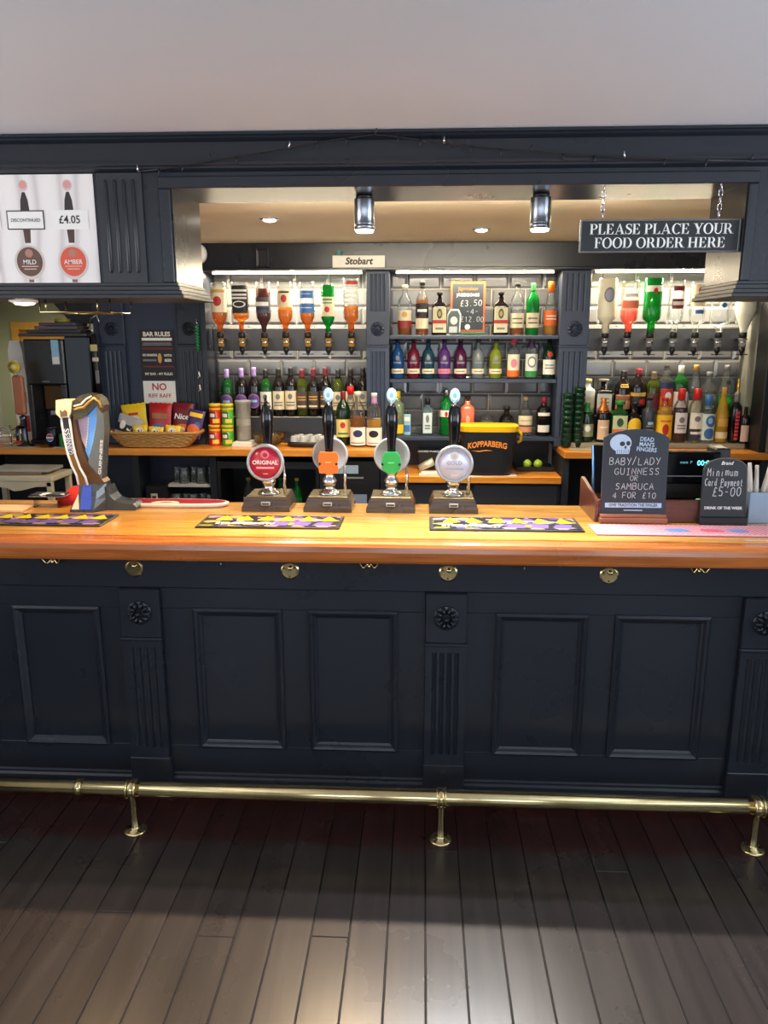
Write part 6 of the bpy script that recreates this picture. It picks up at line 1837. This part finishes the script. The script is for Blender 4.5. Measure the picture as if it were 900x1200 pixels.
t = thing('black_tray', 'flat black tray with two limes at the right of the low counter', 'tray', (.690, 4.70, MZ))
MB().box(-.115, .110, -.085, .085, 0, .006, .002).build('tray_base', BLACKP, t)
for (a, b, c, d) in ((-.115, .110, -.085, -.078), (-.115, .110, .078, .085), (-.115, -.108, -.078, .078), (.103, .110, -.078, .078)):
    MB().box(a, b, c, d, .006, .028, .001).build('tray_lip', BLACKP, t)
for x, lab in ((.650, 'left one of two limes on the black tray'), (.715, 'right one of two limes on the black tray')):
    o = MB().lathe([(0, 0), (.014, .002), (.024, .012), (.028, .026), (.024, .040), (.014, .050), (.004, .054), (0, .056)], 16, (x, 4.70, MZ + .0065)).build('lime', mat('lime_peel', rgb(170, 206, 60), .4, var=.12, scale=60, bump=.2, bscale=200))
    tag(o, lab, 'lime', 'limes')

# ================================================================ BELOW THE LEFT BACK COUNTER
t = thing('waste_bin', 'black waste bin with a pale square mark under the left counter', 'bin', (-1.61, 4.50, .0))
bpy.data.objects['waste_bin'].location = (-1.60, 4.56, .0)
MB().add(*frus(.062, .07, .0, .072, .08, .86, 8)).build('bin_body', BLACKP, t)
t.location.z = .0
MB().box(-.030, .010, -.084, -.080, .78, .82).build('mark', pc(180, 180, 176), t)
MB().box(-.022, .002, -.0850, -.0842, .788, .806).build('mark_centre', BLACKP, t)
tum = MB().lathe([(.032, 0), (.033, .003), (.028, .092), (.026, .096), (0, .096), (0, .088), (.024, .086), (.029, .002)], 14).mesh('tumbler', glass('tumbler_glass', (.75, .80, .84), 1.4, .05, 1.6, body=.12, bodycol=(.5, .55, .6)))
for k in range(5):
    o = link('tumbler', tum, None, (-1.485 + k * .045 if False else -1.49 + k * .052, 4.54 if k % 2 else 4.58, .8765))
    tag(o, 'upturned tumbler on the pale shelf under the left counter, %s from the left' % ords[k], 'glass', 'tumblers on the shelf under the counter')
MB().box(-1.524, -1.26, .02, .36, .700, .714).build('shelf', CHAR, lcb)
for k in range(5):
    o = link('tumbler', tum, None, (-1.49 + k * .052, 4.56 if k % 2 else 4.53, .7145))
    tag(o, 'upturned tumbler on the dark lower shelf under the left counter, %s from the left' % ords[k], 'glass', 'tumblers on the lower shelf')
t = thing('bottle_fridge', 'black glass door bottle fridge under the left back counter', 'fridge', (-.91, 4.47, 0))
MB().box(-.305, -.285, 0, .34, .02, 1.02).build('side_wall', BLACKP, t)
MB().box(.285, .305, 0, .34, .02, 1.02).build('side_wall', BLACKP, t)
MB().box(-.285, .285, 0, .34, .98, 1.02).build('top_wall', BLACKP, t)
MB().box(-.285, .285, 0, .34, .02, .12).build('plinth', BLACKP, t)
MB().box(-.285, .285, .31, .34, .12, .98).build('back_wall', pc(40, 46, 46), t)
MB().box(-.285, .285, .03, .31, .66, .67).build('wire_shelf', STEEL, t)
MB().box(-.285, .285, -.012, -.006, .12, .98).build('glass_door', PANE, t)
MB().box(-.015, .015, -.022, -.012, .12, .98, .002).build('door_handle', BLACKP, t)
for k, (x, gl, cap, lab) in enumerate(((-1.06, G_CLEAR, GD, 'clear bottle with gold cap in the glass door fridge'), (-.96, G_BLUE, RD, 'pale blue bottle with red cap in the glass door fridge'), (-.86, G_GREEN, GN, 'green bottle in the glass door fridge'), (-.76, G_BRIGHT, YE, 'bright green bottle with yellow cap in the fridge'))):
    bottle(lab, x, 4.60, .6705, .23, .032, 'wine', gl, None, 0, [(.15, .5, 70, [CR, LB, WH, GN][k], [])], cap=cap, capr=.42, group='bottles in the fridge')
t = thing('glass_washer', 'black under counter machine with two pale stickers behind the pumps', 'machine', (-.40, 4.47, 0))
MB().box(-.155, .155, -.005, .34, 0, 1.03, .004).build('case', BLACKP, t)
MB().box(-.10, .03, -.0075, -.005, .955, 1.005).build('sticker', pc(150, 170, 186), t)
MB().box(-.06, .06, -.0075, -.005, .925, .935).build('name_strip', GY, t)
MB().box(-.01, .08, -.0075, -.005, .72, .83).build('sticker', pc(110, 124, 150), t)

# ================================================================ LEFT CORNER: COFFEE MACHINE AND BACK ROOM
t = thing('coffee_machine', 'tall black drinks machine with papers on top at the left', 'drinks machine', (-2.24, 4.64, 1.1005))
MB().box(-.165, .080, -.04, .19, 0, .025, .004).build('drip_base', BLACKP, t)
MB().box(-.165, .080, -.02, .19, .36, .63, .008).build('upper_body', mat('machine_black', rgb(34, 34, 36), .3), t)
MB().box(-.165, -.135, -.02, .19, .025, .36, .003).build('side_cheek', MATS['machine_black'], t)
MB().box(.045, .080, -.02, .19, .025, .36, .003).build('side_cheek', MATS['machine_black'], t)
MB().box(-.135, .045, .15, .19, .025, .36).build('recess_back', BLACKP, t)
MB().box(-.130, .040, .12, .15, .20, .345, .003).build('brown_panel', mat('machine_bronze', rgb(116, 84, 42), .35), t)
MB().box(-.075, .0, .06, .12, .165, .20, .004).build('spout', STEEL, t)
MB().box(.080, .235, .0, .19, 0, .645, .006).build('side_unit', BLACKG, t)
MB().box(.010, .055, -.0225, -.020, .48, .625).build('blue_sticker', LB, t)
MB().box(.012, .053, -.0232, -.0226, .485, .525).build('white_sticker', WH, t)
MB().box(-.065, -.020, -.0225, -.020, .375, .382).build('maker_plate', GY, t)
MB().box(-.175, .240, -.05, .19, .645, .665, .006).build('top_lid', mat('lid_grey', rgb(70, 66, 68), .4), t)
for k, (a, b, lab) in enumerate(((-.135, .195, 'dark folder lying on the drinks machine'), (-.085, .175, 'upper grey folder stacked on the drinks machine'), (-.055, .165, 'thin purple grey folder on top of the stack'))):
    o = MB().box(-2.24 + a, -2.24 + b, 4.62, 4.80, 1.7665 + k * .021, 1.7855 + k * .021, .003).build('folder', [pc(60, 58, 64), pc(90, 86, 92), pc(74, 66, 92)][k])
    o.rotation_euler = (0, 0, 0)
    tag(o, lab, 'folder', 'folders on the drinks machine')
t = thing('tape_roll', 'yellow green tape roll on the folders above the drinks machine', 'tape', (-2.185, 4.70, 1.8285))
MB().lathe([(.018, 0), (.045, 0), (.045, .022), (.018, .022), (.018, 0)], 20).build('roll', pc(146, 140, 46), t)
# soda can and green can
t = thing('drinks_can', 'dark cola can with a red, white and blue ball badge by the drinks machine', 'can', (-2.205, 4.50, 1.1265))
t.location = (-2.212, 4.50, 1.1005)
MB().lathe([(0, 0), (.026, 0), (.032, .008), (.032, .100), (.027, .112), (0, .112)], 20).build('can_body', mat('can_dark', rgb(28, 28, 44), .25, metal=.4), t)
MB().lathe([(.026, .112), (.028, .114), (.024, .115), (0, .112)], 20).build('can_lid', STEEL, t)
MB().disc(-.004, .056, .022, .024, -.0335).build('badge', WH, t)
for s, m in ((1, RD), (-1, BL)):
    vs = [(-.004 + .020 * math.cos(PI * k / 10), -.0340, .056 + s * (.004 + .017 * math.sin(PI * k / 10))) for k in range(11)]
    MB().add(vs, [tuple(range(11))]).build('badge_half', m, t)
t = thing('drinks_can', 'small green can beside the cola can', 'can', (-2.150, 4.49, 1.1005))
MB().lathe([(0, 0), (.018, 0), (.021, .006), (.021, .066), (.016, .075), (0, .077)], 16).build('can_body', pc(36, 120, 56), t)
MB().lathe([(.014, .076), (.016, .078), (0, .079)], 16).build('can_lid', STEEL, t)
# round badge beer tap in the corner
t = thing('corner_tap', 'beer tap with round yellow badge and orange brown handle in the left corner', 'beer tap', (-2.385, 4.50, 1.1005))
MB().lathe([(0, 0), (.05, 0), (.05, .008), (.024, .016), (.018, .04), (.018, .16), (.022, .18), (0, .19)], 18).build('tap_column', mat('dark_chrome', rgb(84, 88, 96), .2, metal=.9), t)
MB().tube([(0, -.015, .12), (0, -.07, .12), (0, -.085, .085), (0, -.085, .04)], [.014, .012, .010, .009], 10).build('nozzle', MATS['dark_chrome'], t)
MB().lathe([(0, .028), (.011, .028), (.011, .044), (0, .045)], 10, (0, -.085, 0)).build('red_tip', RD, t)
MB().box(-.032, .032, -.030, .006, .190, .420, .010).build('handle', mat('terracotta', rgb(178, 108, 70), .45), t)
MB().lathe([(0, -.012), (.034, -.012), (.038, -.006), (.038, .008), (0, .010)], 24, (-.015, -.015, .470), 'y').build('badge', pc(216, 190, 60), t)
MB().lathe([(0, -.0135), (.029, -.0130)], 24, (-.015, -.015, .470), 'y').build('badge_face', pc(232, 216, 120), t)
MB().tube([(-.010, -.008, .415), (-.014, -.010, .44)], .010, 8).build('badge_stem', STEEL, t)
# shelf items at the far left edge
t = thing('dish_rack', 'chrome dish rack with a bowl at the left edge of the back counter', 'dish rack', (-2.52, 4.52, 1.1005))
for z in (.02, .06, .10):
    MB().tube([(-.06, -.06, z), (.07, -.06, z), (.07, .06, z), (-.06, .06, z)], .004, 6, closed=True).build('wire', CHROME, t)
for x, y in ((-.06, -.06), (.07, -.06), (.07, .06), (-.06, .06)):
    MB().tube([(x, y, 0), (x, y, .13)], .004, 6).build('wire', CHROME, t)
MB().lathe([(0, .022), (.03, .024), (.05, .06), (.052, .06), (.032, .020), (0, .018)], 18).build('bowl', pc(216, 190, 160), t)
t = thing('white_tower', 'slim white dispenser tower standing left of the drinks machine', 'dispenser', (-2.50, 4.77, 1.1005))
MB().prism([(-.035, 0), (.060, 0), (.045, .30), (.030, .56), (.015, .62), (-.045, .62), (-.060, .56), (-.055, .25)], -.04, .06, 'xz').build('tower_body', WHITE, t)
MB().box(-.02, .03, -.044, -.040, .24, .31).build('tower_label', pc(206, 170, 120), t)
MB().box(-.02, .035, -.044, -.040, .06, .16).build('tower_label', RD, t)
# papers on the back counter
for k, (x, w_, lab) in enumerate(((-2.38, .12, 'grey paper sheet on the back counter before the tap'), (-2.10, .09, 'white paper sheet on the back counter before the side unit'))):
    o = MB().box(x - w_, x + w_ * .8, 4.435, 4.475, 1.1005, 1.1035).build('paper_sheet', pc(176, 172, 166))
    tag(o, lab, 'paper', 'papers on the back counter')
# cream shelf unit with papers below the back counter level
t = thing('cream_side_table', 'cream side table with arched rail behind the left end of the bar', 'table', (-2.06, 3.95, 0))
MB().box(-.26, .15, -.12, .12, 1.008, 1.038, .004).build('table_top', mat('cream_paint', rgb(190, 182, 160), .5), t)
MB().prism([(-.24, 1.008), (.14, 1.008), (.14, .985), (.06, .982), (-.02, .962), (-.06, .958), (-.10, .975), (-.18, .985), (-.24, .985)], -.118, -.10, 'xz').build('arched_rail', MATS['cream_paint'], t)
for x in (-.245, .115):
    for y in (-.118, .09):
        MB().box(x, x + .03, y, y + .028, 0, 1.008, .003).build('leg', MATS['cream_paint'], t)
for k, (x0, x1, z, lab) in enumerate(((-2.30, -1.98, 1.0385, 'brown envelope pile on the cream side table'), (-2.26, -1.94, 1.0535, 'grey papers on the brown envelopes'))):
    o = MB().box(x0, x1, 3.86, 4.03, z, z + .0145, .002).build('paper_pile', [pc(120, 96, 80), pc(150, 148, 144)][k])
    tag(o, lab, 'paper', 'paper piles on the side table')
# wooden door frame and dark sloping stair soffit in the back room
d = MB().box(-3.22, -3.16, 6.03, 6.10, 0, 1.80).box(-2.70, -2.64, 6.03, 6.10, 0, 1.80).box(-3.22, -2.64, 6.03, 6.10, 1.80, 1.86).build('door_1', mat('yellow_pine', rgb(206, 150, 60), .45))
struct(d)
MB().box(-3.16, -2.70, 6.06, 6.095, 0, 1.80).build('door_leaf', mat('pine_panel', rgb(186, 132, 56), .5), d)
struct(MB().box(-3.4, -3.02, 4.9, 4.96, 0, 2.272).build('wall_jamb', mat('dark_green_paint', rgb(58, 62, 56), .6)))
st_ = MB().prism([(-2.52, 2.05), (-2.33, 1.83), (-1.98, 1.83), (-1.98, 2.272), (-2.52, 2.272)], 5.15, 5.25, 'xz').build('wall_stair', CHAR)
struct(st_)
struct(MB().box(-1.98, -1.90, 4.87, 6.1, 0, 2.272).build('wall_partition', SAGE))

# chrome wire glass rack under the left canopy box
t = thing('glass_rack', 'chrome wire stemware rack hanging under the left canopy box', 'glass rack', (-1.225, 2.80, 1.8725))
GOLDW = mat('rack_wire', rgb(200, 184, 140), .2, metal=1.0)
MB().tube([(-.132, -.045, 0), (-.132, -.045, -.044), (.122, -.045, -.044), (.122, -.045, 0)], .0034, 8).build('front_loop', GOLDW, t)
MB().tube([(-.132, .16, 0), (-.132, .16, -.044), (.122, .16, -.044), (.122, .16, 0)], .0034, 8).build('rear_loop', GOLDW, t)
for x in (-.128, -.085, .076, .118):
    MB().tube([(x, -.045, -.044), (x, .16, -.044)], .0030, 8).build('runner', GOLDW, t)
for x in (-.110, .076):
    MB().tube([(x, -.045, 0), (x, -.045, -.044)], .0030, 8).build('hanger', GOLDW, t)
# hanging bottle openers / black tap hose with badges
t = thing('soda_gun', 'black drinks gun with pale badges hanging beside the machine', 'drinks gun', (-1.945, 4.60, 1.40))
MB().tube([(0, 0, .0), (-.004, -.004, .12), (-.010, -.004, .24), (-.012, 0, .36)], [.016, .017, .020, .014], 12).build('gun_body', BLACKP, t)
MB().box(-.028, .014, -.026, -.018, .26, .30, .003).build('badge', pc(206, 190, 130), t)
MB().box(-.022, .016, -.024, -.016, .20, .225, .003).build('badge', pc(216, 206, 180), t)
MB().box(-.012, .012, -.022, -.014, .07, .15, .003).build('badge', GY, t)
MB().tube([(-.012, 0, .36), (-.030, .0, .40), (-.028, .02, .45), (0, .04, .47), (.02, .03, .42)], .006, 8).build('hose', STEEL, t)
